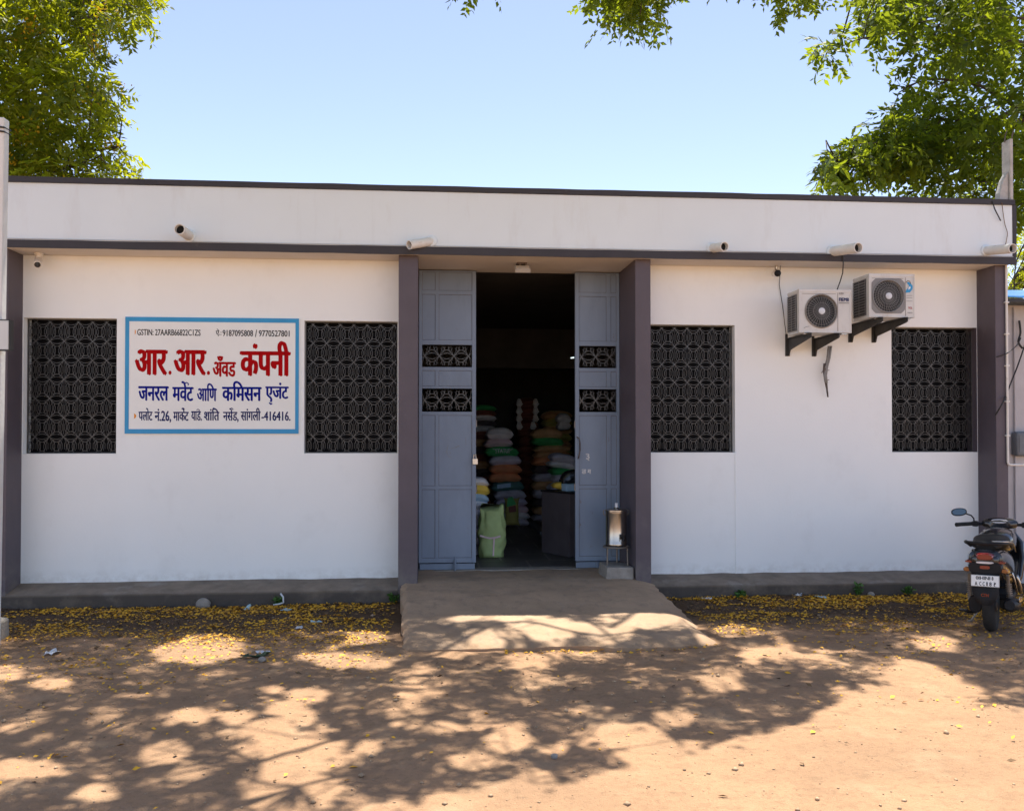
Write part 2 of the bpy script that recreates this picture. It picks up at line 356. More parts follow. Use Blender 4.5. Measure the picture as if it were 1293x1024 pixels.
class MB:
    def __init__(s): s.v = []; s.f = []
    def add(s, vs, fs):
        k = len(s.v); s.v += [tuple(map(float, p)) for p in vs]; s.f += [tuple(i + k for i in f) for f in fs]; return s
    def box(s, x0, x1, y0, y1, z0, z1):
        return s.add([(x0, y0, z0), (x1, y0, z0), (x1, y1, z0), (x0, y1, z0), (x0, y0, z1), (x1, y0, z1), (x1, y1, z1), (x0, y1, z1)],
                     [(0, 3, 2, 1), (4, 5, 6, 7), (0, 1, 5, 4), (1, 2, 6, 5), (2, 3, 7, 6), (3, 0, 4, 7)])
    def tube(s, pts, r, n=8, cap=True, squash=None):
        pts = [Vector(p) for p in pts]
        rr = r if isinstance(r, (list, tuple)) else [r] * len(pts)
        rings = []; up = Vector((0, 0, 1)); prev = None
        for i, p in enumerate(pts):
            t = (pts[min(i + 1, len(pts) - 1)] - pts[max(i - 1, 0)])
            t = t.normalized() if t.length > 1e-9 else Vector((0, 0, 1))
            if prev is None:
                a = t.cross(up)
                if a.length < 0.1: a = t.cross(Vector((1, 0, 0)))
                a.normalize()
            else:
                a = prev - t * prev.dot(t)
                if a.length < 1e-6: a = t.cross(up)
                a.normalize()
            prev = a; b = t.cross(a)
            rings.append([p + (a * math.cos(2 * math.pi * k / n) + b * math.sin(2 * math.pi * k / n)) * rr[i] for k in range(n)])
        vs = [q for ring in rings for q in ring]; fs = []
        for i in range(len(pts) - 1):
            for k in range(n):
                k2 = (k + 1) % n
                fs.append((i * n + k, i * n + k2, (i + 1) * n + k2, (i + 1) * n + k))
        if cap:
            fs.append(tuple(range(n - 1, -1, -1))); fs.append(tuple((len(pts) - 1) * n + k for k in range(n)))
        return s.add(vs, fs)
    def bar(s, a, b, w, d, nrm=Vector((0, -1, 0))):
        """flat bar from a to b, w wide across, d deep along nrm"""
        a = Vector(a); b = Vector(b); t = (b - a).normalized(); u = t.cross(nrm).normalized() * (w / 2); n = nrm.normalized() * (d / 2)
        vs = [a - u - n, a + u - n, a + u + n, a - u + n, b - u - n, b + u - n, b + u + n, b - u + n]
        return s.add(vs, [(0, 1, 2, 3), (7, 6, 5, 4), (0, 4, 5, 1), (1, 5, 6, 2), (2, 6, 7, 3), (3, 7, 4, 0)])
    def prism(s, poly, axis, a, b):
        """extrude a 2D polygon along axis (0,1,2) from a to b"""
        def P(u, v, w):
            return {0: (w, u, v), 1: (u, w, v), 2: (u, v, w)}[axis]
        n = len(poly)
        vs = [P(u, v, a) for u, v in poly] + [P(u, v, b) for u, v in poly]
        fs = [tuple(range(n)), tuple(range(2 * n - 1, n - 1, -1))] + [(i, n + i, n + (i + 1) % n, (i + 1) % n) for i in range(n)]
        return s.add(vs, fs)
    def lathe(s, prof, n=24, c=(0, 0, 0), axis=2):
        vs = []; fs = []
        for r, h in prof:
            for k in range(n):
                a = 2 * math.pi * k / n
                p = {2: (r * math.cos(a), r * math.sin(a), h), 1: (r * math.cos(a), h, r * math.sin(a)), 0: (h, r * math.cos(a), r * math.sin(a))}[axis]
                vs.append((p[0] + c[0], p[1] + c[1], p[2] + c[2]))
        for i in range(len(prof) - 1):
            for k in range(n):
                k2 = (k + 1) % n; fs.append((i * n + k, i * n + k2, (i + 1) * n + k2, (i + 1) * n + k))
        fs.append(tuple(range(n - 1, -1, -1))); fs.append(tuple((len(prof) - 1) * n + k for k in range(n)))
        return s.add(vs, fs)
    def loft(s, secs, n=20):
        """sections (y, zc, half_w, half_h, exponent, xc) lofted along y with superellipse rings"""
        vs = []; fs = []
        for q in secs:
            y, zc, hw, hh, e = q[:5]; xc = q[5] if len(q) > 5 else 0
            for k in range(n):
                a = 2 * math.pi * k / n; ca, sa = math.cos(a), math.sin(a)
                vs.append((xc + hw * math.copysign(abs(ca) ** (2 / e), ca), y, zc + hh * math.copysign(abs(sa) ** (2 / e), sa)))
        for i in range(len(secs) - 1):
            for k in range(n):
                k2 = (k + 1) % n; fs.append((i * n + k, (i + 1) * n + k, (i + 1) * n + k2, i * n + k2))
        fs.append(tuple(range(n))); fs.append(tuple((len(secs) - 1) * n + k for k in range(n - 1, -1, -1)))
        return s.add(vs, fs)
    def xform(s, mtx):
        s.v = [tuple(mtx @ Vector(p)) for p in s.v]; return s
    def build(s, name, m, parent=None, bevel=0, smooth=False, local=False, seg=2, subsurf=0):
        me = bpy.data.meshes.new(name)
        vs = s.v
        if parent is not None and not local:
            o0 = origin(parent); vs = [(p[0] - o0.x, p[1] - o0.y, p[2] - o0.z) for p in vs]
        me.from_pydata(vs, [], s.f); me.update()
        bm = bmesh.new(); bm.from_mesh(me); bmesh.ops.recalc_face_normals(bm, faces=bm.faces); bm.to_mesh(me); bm.free()
        me.materials.append(m)
        o = bpy.data.objects.new(name, me); COL.objects.link(o)
        if parent is not None: o.parent = parent
        if bevel:
            b = o.modifiers.new('bevel', 'BEVEL'); b.width = bevel; b.segments = seg; b.limit_method = 'ANGLE'; b.angle_limit = R(40)
        if subsurf:
            b = o.modifiers.new('subsurf', 'SUBSURF'); b.levels = subsurf; b.render_levels = subsurf
        if smooth:
            me.polygons.foreach_set('use_smooth', [True] * len(me.polygons))
            if smooth == 'auto':
                try: me.set_sharp_from_angle(angle=R(38))
                except Exception: pass
        return o

def top(mb, name, m, label, cat, group=None, kind=None, **k):
    """a thing that is one mesh: origin at its own base"""
    v = np.array(mb.v); c = (v.min(0) + v.max(0)) / 2; c[2] = v[:, 2].min()
    mb.v = [tuple(p) for p in (v - c)]
    o = mb.build(name, m, **k); o.location = c
    return tag(o, label, cat, group, kind)

def text_mesh(body, bold=0.0, res=3):
    c = bpy.data.curves.new('lettering', 'FONT'); c.body = body; c.size = 1.0; c.offset = bold; c.resolution_u = res
    c.fill_mode = 'FRONT'
    o = bpy.data.objects.new('lettering', c); COL.objects.link(o)
    dg = bpy.context.evaluated_depsgraph_get(); dg.update()
    me = bpy.data.meshes.new_from_object(o.evaluated_get(dg))
    v = np.array([p.co[:] for p in me.vertices]) if len(me.vertices) else np.zeros((0, 3))
    f = [tuple(p.vertices) for p in me.polygons]
    bpy.data.objects.remove(o); bpy.data.curves.remove(c); bpy.data.meshes.remove(me)
    return v, f
_layer = [0]
def fit_text(mb, body, u0, u1, v0, v1, place, bold=0.0):
    """lay a word into the rectangle u0..u1 x v0..v1 of a surface; place(u, v) gives the world point"""
    v, f = text_mesh(body, 0.0)
    if not len(v): return
    lo, hi = v.min(0), v.max(0)
    s = (v - lo) / np.maximum(hi - lo, 1e-6)
    du = (u1 - u0) / max(hi[0] - lo[0], 1e-6) * bold; dv = (v1 - v0) / max(hi[1] - lo[1], 1e-6) * bold
    a0, a1, b0, b1 = u0 + abs(du) * (1 if u1 > u0 else -1), u1 - abs(du) * (1 if u1 > u0 else -1), v0, v1
    P0 = np.array(place(u0, v0)); nn = np.cross(np.array(place(u1, v0)) - P0, np.array(place(u0, v1)) - P0); nn = nn / max(np.linalg.norm(nn), 1e-9)
    offs = [(0, 0)] if bold <= 0 else [(-1, 0), (-.5, .35), (0, 0), (.5, -.35), (1, 0)]
    for i, (p, q) in enumerate(offs):      # a heavier stroke: the word laid down again a hair's breadth aside
        mb.add([tuple(np.array(place(a0 + (a1 - a0) * a + du * p, b0 + (b1 - b0) * b + dv * q)) + nn * .00012 * i) for a, b, _ in s], f)
def stroke(mb, pts, w, place):
    """a flat brush stroke on a surface"""
    p = [Vector((a, b)) for a, b in pts]; L, Rr = [], []
    for i, q in enumerate(p):
        t = (p[min(i + 1, len(p) - 1)] - p[max(i - 1, 0)]).normalized(); nn = Vector((-t.y, t.x)) * (w / 2)
        L.append(place(*(q + nn))); Rr.append(place(*(q - nn)))
    n = len(p); mb.add(L + Rr, [(i, i + 1, n + i + 1, n + i) for i in range(n - 1)])

def vnoise(x, y, seed=0):
    """smooth 2D value noise, vectorised"""
    xi = np.floor(x).astype(int); yi = np.floor(y).astype(int); fx = x - xi; fy = y - yi
    fx = fx * fx * (3 - 2 * fx); fy = fy * fy * (3 - 2 * fy)
    def h(a, b):
        n = (a * 374761393 + b * 668265263 + seed * 1442695041) & 0x7fffffff
        n = ((n ^ (n >> 13)) * 1274126177) & 0x7fffffff
        return ((n ^ (n >> 16)) & 0xffff) / 65535.0
    return (h(xi, yi) * (1 - fx) + h(xi + 1, yi) * fx) * (1 - fy) + (h(xi, yi + 1) * (1 - fx) + h(xi + 1, yi + 1) * fx) * fy
def ground_z(x, y):
    x = np.asarray(x, float); y = np.asarray(y, float)
    z = 0.030 * (vnoise(x * 0.8, y * 0.8, 1) - .5) + 0.022 * (vnoise(x * 3, y * 3, 2) - .5) + 0.013 * (vnoise(x * 9, y * 9, 3) - .5) + 0.006 * (vnoise(x * 22, y * 22, 4) - .5)
    return z

# ================================================================== SETTING
YP, YF, YA, YD = -0.34, -0.46, -0.43, 0.45
FLOOR = 0.21; SOFF = 3.62
XL = (WX(27, 0) + WX(9, YP)) / 2
XB0 = XL - 0.42                           # left end of the building
XDL0, XDL1 = WX(503, YP), WX(527.5, YP)   # pillar left of the door
XDR0, XDR1 = WX(802.5, YP), WX(822, YP)   # pillar right of the door
XR0, XR1 = WX(1258, YP), WX(1273, YP)     # pillar at the right end

# ---- ground: one sheet to the horizon, fine near the camera
gx = np.concatenate([-np.geomspace(400, 7.2, 26), np.arange(-7.0, 9.0, 0.045), np.geomspace(9.2, 400, 26)])
gy = np.concatenate([-np.geomspace(400, 10.2, 22), np.arange(-10.0, -6.0, 0.12), np.arange(-6.0, 0.2, 0.04), np.geomspace(0.4, 400, 24)])
X_, Y_ = np.meshgrid(gx, gy)
Z_ = ground_z(X_, Y_) * np.clip((14 - np.abs(X_)) / 4, 0, 1) * np.clip((Y_ + 12) / 2, 0, 1)
nx, ny = len(gx), len(gy)
me = bpy.data.meshes.new('ground')
co = np.stack([X_, Y_, Z_], 2).reshape(-1, 3)
ii = (np.arange(ny - 1)[:, None] * nx + np.arange(nx - 1)[None, :]).reshape(-1)
fa = np.stack([ii, ii + 1, ii + nx + 1, ii + nx], 1)
def np_mesh(me, co, fa, tint=None):
    me.vertices.add(len(co)); me.vertices.foreach_set('co', co.astype(np.float32).ravel())
    k = fa.shape[1]
    me.loops.add(fa.size); me.loops.foreach_set('vertex_index', fa.astype(np.int32).ravel())
    me.polygons.add(len(fa)); me.polygons.foreach_set('loop_start', (np.arange(len(fa)) * k).astype(np.int32))
    if tint is not None:
        a = me.attributes.new('tint', 'FLOAT', 'POINT'); a.data.foreach_set('value', tint.astype(np.float32))
    me.update(calc_edges=True)
    return me
np_mesh(me, co, fa)
me.polygons.foreach_set('use_smooth', [True] * len(me.polygons))
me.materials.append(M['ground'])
ground = tag(bpy.data.objects.new('ground', me), kind='structure'); COL.objects.link(ground)

# ---- concrete ramp up to the door
rx0, rx1 = WX(504, YP), WX(823, YP)
yfront = G(640, 822)[1]
rl, rr = G(509, 822)[0], G(916, 812)[0]
def ramp_z(t):                              # t 0 at the door .. 1 at the front edge
    return 0.205 if t < 0.24 else 0.205 - 0.165 * ((t - 0.24) / 0.76) ** 1.1
vs, fs = [], []; NU, NV = 64, 56
ytop = YD + 0.02
for j in range(NV + 1):
    t = j / NV; y = ytop + (yfront - ytop) * t
    inner = y > YP + 0.001
    xa = (XDL1 + 0.002 if inner else rx0 + (rl - rx0) * t); xb = (XDR0 - 0.002 if inner else rx1 + (rr - rx1) * max(0, (t - .3) / .7))
    for i in range(NU + 1):
        s = i / NU
        x = xa + (xb - xa) * s
        z = ramp_z(t) + 0.022 * (vnoise(np.array(x * 2.1), np.array(y * 2.1), 21) - .5) + 0.012 * (vnoise(np.array(x * 7), np.array(y * 7), 22) - .5) + 0.006 * (vnoise(np.array(x * 19), np.array(y * 19), 23) - .5)
        yy = y
        if not inner:
            e = min(s, 1 - s) * (xb - xa)
            if s > .5: z -= 0.10 * max(0, 1 - e / 0.28) ** 2 * min(1, t * 1.5)
            else: z -= 0.035 * max(0, 1 - e / 0.05) ** 2
            ef = (1 - t) * (ytop - yfront)
            z -= 0.022 * max(0, 1 - ef / 0.15) ** 2
            yy = y + t ** 6 * (0.06 * math.sin(x * 2.3) + 0.03 * math.sin(x * 7.1) + 0.16 * max(0, 1 - e / .5) ** 2 + (0.10 if s < .5 else .0) * (s - .5))
            x += (0.022 * (float(vnoise(np.array(y * 4), np.array(s * 3.0), 5)) - .5) + 0.03 * (float(vnoise(np.array(y * 15), np.array(s * 3.0), 6)) - .5)) * max(0, 1 - e / .12)
            yy += (0.05 * (float(vnoise(np.array(x * 3.3), np.array(0.5), 7)) - .5) + 0.04 * (float(vnoise(np.array(x * 12.0), np.array(0.5), 8)) - .5)) * max(0, 1 - ef / .2)
        vs.append((x, yy, float(z)))
for j in range(NV):
    for i in range(NU):
        a = j * (NU + 1) + i; fs.append((a, a + 1, a + NU + 2, a + NU + 1))
bd = [i for i in range(NU + 1)][::-1] + [j * (NU + 1) for j in range(1, NV + 1)] + [NV * (NU + 1) + i for i in range(1, NU + 1)] + [j * (NU + 1) + NU for j in range(NV - 1, 0, -1)]
k0 = len(vs); vs += [(vs[i][0], vs[i][1], -0.15) for i in bd]
for q in range(len(bd)):
    r_ = (q + 1) % len(bd); fs.append((bd[q], bd[r_], k0 + r_, k0 + q))
mb = MB(); mb.add(vs, fs)
tag(mb.build('concrete_ramp', M['concrete'], smooth='auto'), kind='structure')

# ================================================================== BUILDING
B = thing('warehouse_building', (XL, 0, 0), 'long white flat-roofed warehouse with dark grey pillars and a tall open doorway', 'building')

def wall_holes(mb, x0, x1, z0, z1, holes, y0, y1):
    xs = sorted({x0, x1, *[h[0] for h in holes], *[h[1] for h in holes]}); zs = sorted({z0, z1, *[h[2] for h in holes], *[h[3] for h in holes]})
    def solid(i, j):
        if i < 0 or j < 0 or i >= len(xs) - 1 or j >= len(zs) - 1: return False
        cx, cz = (xs[i] + xs[i + 1]) / 2, (zs[j] + zs[j + 1]) / 2
        return not any(h[0] < cx < h[1] and h[2] < cz < h[3] for h in holes)
    for i in range(len(xs) - 1):
        for j in range(len(zs) - 1):
            if not solid(i, j): continue
            a, b, c, d = xs[i], xs[i + 1], zs[j], zs[j + 1]
            mb.add([(a, y0, c), (b, y0, c), (b, y0, d), (a, y0, d)], [(0, 1, 2, 3)])
            mb.add([(a, y1, c), (b, y1, c), (b, y1, d), (a, y1, d)], [(3, 2, 1, 0)])
            for (di, dj, p, q) in ((-1, 0, (a, c), (a, d)), (1, 0, (b, c), (b, d)), (0, -1, (a, c), (b, c)), (0, 1, (a, d), (b, d))):
                if not solid(i + di, j + dj):
                    mb.add([(p[0], y0, p[1]), (q[0], y0, q[1]), (q[0], y1, q[1]), (p[0], y1, p[1])], [(0, 1, 2, 3)])
WT, WB_ = 2.965, 1.545
w1 = (XL + 0.012, WX(147, 0, 500), WB_, WT)
w2 = (WX(384, 0, 500), XDL0 - 0.02, WB_, WT)
w3 = (XDR1 + 0.005, WX(928, 0, 500), WB_, WT)
w4 = (WX(1126, 0, 500), XR0 - 0.004, WB_, WT)
mb = MB(); wall_holes(mb, XL, XDL0 + 0.02, 0.19, SOFF, [w1, w2], 0, 0.22)
mb.build('front_wall', M['white_wall'], B)
mb = MB(); wall_holes(mb, XDR1 - 0.02, XR0 + 0.02, 0.19, SOFF, [w3, w4], 0, 0.22)
mb.build('front_wall', M['white_wall'], B)
# narrow vertical moulding below the window right of the door
xm = WX(929, 0, 640)
MB().box(xm - 0.009, xm + 0.009, -0.010, 0.0, 0.20, WB_ - 0.002).build('moulding', M['white_wall'], B, bevel=0.003)
# pillars
for (a, b, yb) in ((XB0, XL, 0.3), (XDL0, XDL1, 0.6), (XDR0, XDR1, 0.6), (XR0, XR1, 0.3)):
    MB().box(a, b, YP, yb, -0.1, SOFF).build('pillar', M['dark_paint'], B, bevel=0.006)
# plinth with a sloped top
for a, b in ((XB0 - 0.05, XDL0 - 0.001), (XDR1 + 0.001, XR1 + 0.02)):
    vs, fs = [], []; n = 60
    for i in range(n + 1):
        x = a + (b - a) * i / n
        w = lambda k, s: s * (float(vnoise(np.array(x * 4.0), np.array(k * 7.0), 30)) - .5)
        for y, z in ((YP - 0.006 + w(1, .012), -0.1), (YP - 0.012 + w(2, .012), 0.128 + w(3, .014)), (YP + 0.012 + w(5, .01), 0.140 + w(3, .014)), (-0.002, 0.205 + w(4, .012)), (0.1, 0.205)):
            vs.append((x, y, z))
    for i in range(n):
        for k in range(4):
            q = i * 5 + k; fs.append((q, q + 5, q + 6, q + 1))
    m_ = MB(); m_.add(vs, fs); m_.build('plinth', M['plinth'], B, smooth='auto')
# the left pillar stands on the plinth too; roof slab, soffit, fascia band, parapet, coping
RX0, RX1 = XB0 - 0.10, XR1 + 0.01
MB().box(RX0, RX1, YF + 0.02, 0.60, SOFF + 0.001, 3.70).build('soffit', M['soffit'], B)
MB().box(RX0, RX1, 0.602, 11.3, SOFF + 0.06, 3.80).build('roof', M['roof'], B)
mb = MB(); n = 80
def wavy_strip(mb, x0, x1, y0, y1, z0, z1, amp, seed):
    vs, fs = [], []
    for i in range(n + 1):
        x = x0 + (x1 - x0) * i / n
        d = [amp * (float(vnoise(np.array(x * 3.1), np.array(q * 9.0), seed)) - .5) for q in range(3)]
        vs += [(x, y0 + d[2] * .5, z0 + d[0]), (x, y1, z0 + d[0]), (x, y1, z1 + d[1]), (x, y0 + d[2] * .5, z1 + d[1])]
    for i in range(n):
        for k in range(4):
            a = i * 4 + k; b = i * 4 + (k + 1) % 4; fs.append((a, b, b + 4, a + 4))
    fs += [(0, 1, 2, 3), (n * 4 + 3, n * 4 + 2, n * 4 + 1, n * 4)]
    mb.add(vs, fs)
wavy_strip(mb, RX0, RX1 + 0.02, YF, YF + 0.018, SOFF - 0.012, 3.688, 0.006, 41)
mb.build('fascia_band', M['band'], B)
MB().box(RX0, RX1, YA, YA + 0.16, 3.705, 4.268).build('parapet', M['parapet'], B, bevel=0.004)
mb = MB(); wavy_strip(mb, RX0 - 0.01, RX1 + 0.02, YA - 0.022, YA + 0.19, 4.27, 4.325, 0.005, 43)
mb.build('coping', M['band'], B)
MB().box(RX1 + 0.0015, RX1 + 0.045, YA - 0.005, YA + 0.25, 3.69, 4.268).build('end_band', M['band'], B)
# cement stub of a column left standing on the roof corner
x0, z1 = W(1263, 178, YA + .1)[0], WZ(1270, 178, YA + 0.1)
mb = MB(); mb.box(x0 + 0.06, RX1 + 0.03, YA + 0.02, YA + 0.17, 4.326, z1)
mb.prism([(x0 - 0.05, 4.326), (x0 + 0.058, 4.326), (x0 + 0.058, 4.66), (x0 - 0.0, 4.56), (x0 - 0.04, 4.42)], 1, YA + 0.05, YA + 0.14)
mb.build('column_stub', M['stub'], B, bevel=0.008)
for dx in (0.05, 0.13):
    MB().tube([(x0 + dx, YA + .1, z1 - .02), (x0 + dx + .01, YA + .1, z1 + .06), (x0 + dx + .03, YA + .1, z1 + .12)], 0.006, 6).build('reinforcing_bar', M['rust'], B)
# rear and side walls, floor
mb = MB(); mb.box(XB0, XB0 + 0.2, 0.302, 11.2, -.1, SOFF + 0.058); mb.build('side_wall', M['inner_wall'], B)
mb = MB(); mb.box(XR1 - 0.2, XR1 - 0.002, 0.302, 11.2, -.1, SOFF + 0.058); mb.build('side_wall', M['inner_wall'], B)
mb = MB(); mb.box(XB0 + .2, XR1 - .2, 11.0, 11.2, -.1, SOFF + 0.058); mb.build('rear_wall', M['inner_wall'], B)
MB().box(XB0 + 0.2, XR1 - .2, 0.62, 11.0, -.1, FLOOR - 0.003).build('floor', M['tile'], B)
MB().box(XDL1 + .001, XDR0 - .001, YD - 0.02, 0.618, -.1, FLOOR + 0.004).build('threshold', M['block'], B, bevel=0.004)
# faded lettering on a beam inside the hall and the beam
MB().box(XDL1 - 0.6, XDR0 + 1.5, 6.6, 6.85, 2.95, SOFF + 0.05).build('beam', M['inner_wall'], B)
mb = MB(); pl = lambda u, v: (WX(u, 6.59), 6.593, WZ(640, v, 6.59))
for t, a, b in (('७', 614, 620), ('.शाह', 622, 641), ('८व्यनी-', 645, 669)): fit_text(mb, t, a, b, 407, 398.5, pl)
mb.build('beam_lettering', M['faint'], B)

# ---- ornamental window grilles
def grille_lines(x0, x1, z0, z1, a, b, ox=0, oz=0):
    out = []; n = 7
    i0, i1 = -1, int((x1 - x0) / a) + 2; j0, j1 = -1, int((z1 - z0) / b) + 2
    T = [k / n for k in range(n + 1)]
    for i in range(i0, i1):
        for j in range(j0, j1):
            X, Z = x0 + ox + i * a, z1 - oz - j * b
            for s, w in ((1, 0.055), (-1, 0.055), (1, 0.026), (-1, 0.026)):       # eyes between nodes along a row
                out.append(([(X + a * t, Z + s * w * b / .2 * math.sin(math.pi * t)) for t in T], 1.0 if w > .03 else .7))
            for s, w in ((1, 0.058), (-1, 0.058), (1, 0.030), (-1, 0.030)):       # upright lenses between rows
                out.append(([(X + s * w * a / .145 * math.sin(math.pi * t) ** .8, Z - b * t) for t in T], .9 if w > .03 else .7))
            out.append(([(X, Z - b * .12), (X, Z - b * .88)], .6))
            cx, cz = X + a / 2, Z - b / 2
            oc = [(cx + .036 * a / .145 * math.cos(R(22.5 + 45 * k)), cz + .050 * b / .2 * math.sin(R(22.5 + 45 * k))) for k in range(9)]
            out.append((oc, .8))
            oc2 = [(cx + .066 * a / .145 * math.cos(R(22.5 + 45 * k)), cz + .078 * b / .2 * math.sin(R(22.5 + 45 * k))) for k in range(9)]
            out.append((oc2, .7))
    return out
def grille_build(mb, x0, x1, z0, z1, y, a, b, w=0.0062, ox=0, oz=0, rs=1):
    rnd = random.Random(rs)
    inside = lambda p: x0 <= p[0] <= x1 and z0 <= p[1] <= z1
    for pts, k in grille_lines(x0, x1, z0, z1, a, b, ox, oz):
        d = rnd.uniform(-.0015, .0015); jx, jz = rnd.uniform(-.002, .002), rnd.uniform(-.002, .002)
        for p, q in zip(pts[:-1], pts[1:]):
            if inside(p) and inside(q): mb.bar((p[0] + jx, y + d, p[1] + jz), (q[0] + jx, y + d, q[1] + jz), w * k, 0.008)
    i1, j1 = int((x1 - x0) / a) + 2, int((z1 - z0) / b) + 2
    for i in range(-1, i1):
        for j in range(-1, j1):
            X, Z = x0 + ox + i * a, z1 - oz - j * b
            if inside((X - .01, Z - .01)) and inside((X + .01, Z + .01)): mb.box(X - .008, X + .008, y - .009, y - .002, Z - .009, Z + .009)
for k, (x0, x1, z0, z1) in enumerate((w1, w2, w3, w4)):
    mb = MB()
    f = 0.012
    for q in ((x0, x1, z0, z0 + f), (x0, x1, z1 - f, z1), (x0, x0 + f, z0 + f, z1 - f), (x1 - f, x1, z0 + f, z1 - f)):
        mb.box(q[0] + .001, q[1] - .001, 0.085, 0.11, q[2] + .001, q[3] - .001)
    g = mb.build('window', M['grille'], B, bevel=0.002)
    mb = MB(); grille_build(mb, x0 + f, x1 - f, z0 + f, z1 - f, 0.095, 0.145, 0.202, 0.0040, 0.07, 0.02, k)
    mb.build('grille', M['grille'], g, local=False)
    MB().box(x0, x1, 0.19, 0.205, z0, z1).build('pane', M['pane'], g)
    # dark shutter closing the opening from inside
    MB().box(x0 - .05, x1 + .05, 0.222, 0.25, z0 - .05, z1 + .05).build('shutter', M['pane'], g)

MB().box(XR0 - .013, XR0 - .0045, 0.001, 0.185, WB_ + .001, WT - .001).build('reveal', M['dark_paint'], B)
# ---- sheet-steel door leaves
def zD(py, px=640): return WZ(px, py, YD)
def leaf(xa, xb, mull, inner_right, marks):
    """xa..xb leaf width; mull (u0,u1) middle stile; inner_right: which edge meets the gap"""
    p = MB()
    zt, zb = SOFF - 0.012, FLOOR + 0.085
    rails = [(zt - .018, zt), (zD(373), zD(368)), (zD(436), zD(430)), (zD(468.5), zD(464)), (zD(491), zD(488)), (zD(524.5), zD(520)), (zD(617.5), zD(613)), (zb, zD(703.5))]
    panels = [(rails[1][1], rails[0][0], 0), (rails[2][1], rails[1][0], 0), (rails[3][1], rails[2][0], 1), (rails[4][1], rails[3][0], 0), (rails[5][1], rails[4][0], 1), (rails[6][1], rails[5][0], 0), (rails[7][1], rails[6][0], 0)]
    grs = []; secs = []
    stiles = [(xa, xa + 0.035), mull, (xb - 0.045, xb)] if inner_right else [(xa, xa + 0.045), mull, (xb - 0.035, xb)]
    for a, b in (stiles[0], stiles[2]): p.box(a, b, YD, YD + 0.045, zb, zt)
    for a, b in rails: p.box(stiles[0][1] + .0005, stiles[2][0] - .0005, YD + .002, YD + 0.043, a, b)
    for a, b, g in panels:
        if g:
            gr = MB(); grs.append(gr); grille_build(gr, stiles[0][1], stiles[2][0], a, b, YD + 0.02, 0.165, b - a, 0.0055, 0.03, (b - a) * .5, 3)
        else:
            sh = MB(); sm = MB(); secs.append((sh, sm)); sh.box(stiles[0][1], stiles[2][0], YD + 0.010, YD + 0.03, a, b)
            p.box(mull[0], mull[1], YD + .003, YD + 0.0095, a + .0005, b - .0005)
            for (u0, u1) in ((stiles[0][1], mull[0]), (mull[1], stiles[2][0])):
                s = .0035
                for q in ((u0, u1, a, a + s), (u0, u1, b - s, b), (u0, u0 + s, a + s, b - s), (u1 - s, u1, a + s, b - s)):
                    sm.box(q[0], q[1], YD + 0.0085, YD + 0.011, q[2], q[3])
    o = p.build('door_leaf', M['door'], B, bevel=0.0025)
    for sh, sm in secs:
        nf = len(sh.f); sh.add(sm.v, sm.f); q = sh.build('sheet_panel', M['door'], o); q.data.materials.append(M['rust'])
        q.data.polygons.foreach_set('material_index', [0] * nf + [1] * (len(sh.f) - nf))
    for gr in grs: gr.build('grille', M['grille'], o)
    MB().box(xa + .01, xb - .012, YD + 0.02, YD + 0.05, FLOOR + 0.006, zb - .012).build('kick_strip', M['door'], o, bevel=0.003)
    return o
xm0, xm1 = WX(549.5, YD), WX(554, YD)
dl = leaf(XDL1 + 0.004, WX(601, YD), (xm0, xm1), True, None)
dr = leaf(WX(726.5, YD), XDR0 - 0.004, (WX(766, YD), WX(771.5, YD)), False, None)
# bolts, handle, hinges, hasp
def dpt(u, v, y=YD): x, z = W(u, v, y); return (x, y, z)
x, z = W(574.5, 712, YD)
mb = MB(); mb.box(x - .016, x + .016, YD - 0.03, YD - .001, FLOOR + 0.008, z + 0.05); mb.tube([(x, YD - .036, FLOOR + .0), (x, YD - .036, z + .09)], 0.008, 8)
mb.build('bolt', M['door'], dl, bevel=0.004)
x, z = W(754, 712, YD)
mb = MB(); mb.box(x - .012, x + .012, YD - 0.03, YD - .001, FLOOR + 0.008, z + 0.03); mb.build('bolt', M['door'], dr, bevel=0.004)
mb = MB(); mb.tube([dpt(728.5, 552, YD - .002), dpt(731, 553, YD - .035), dpt(732.5, 560, YD - .04), dpt(732.5, 568, YD - .04), dpt(731, 576, YD - .035), dpt(730, 579, YD - .002)], 0.007, 8)
mb.build('handle', M['rust'], dr, smooth=True)
mb = MB(); mb.box(*sorted((WX(596.5, YD), WX(603, YD))), YD - .03, YD - .002, zD(586), zD(579)); mb.tube([dpt(598, 579, YD - .016), dpt(598.3, 574, YD - .016), dpt(600.5, 573, YD - .016), dpt(601.3, 579, YD - .016)], 0.006, 8)
mb.build('padlock', M['chrome'], dl, bevel=0.003)
for v in (535, 617):
    mb = MB(); x, z = W(601, v, YD); mb.tube([(x + .004, YD + .01, z - .04), (x + .004, YD + .01, z + .04)], 0.010, 8); mb.build('hinge', M['stand'], dl)
for v in (536, 615):
    mb = MB(); x, z = W(726.5, v, YD); mb.tube([(x - .004, YD + .01, z - .04), (x - .004, YD + .01, z + .04)], 0.010, 8); mb.build('hinge', M['stand'], dr)
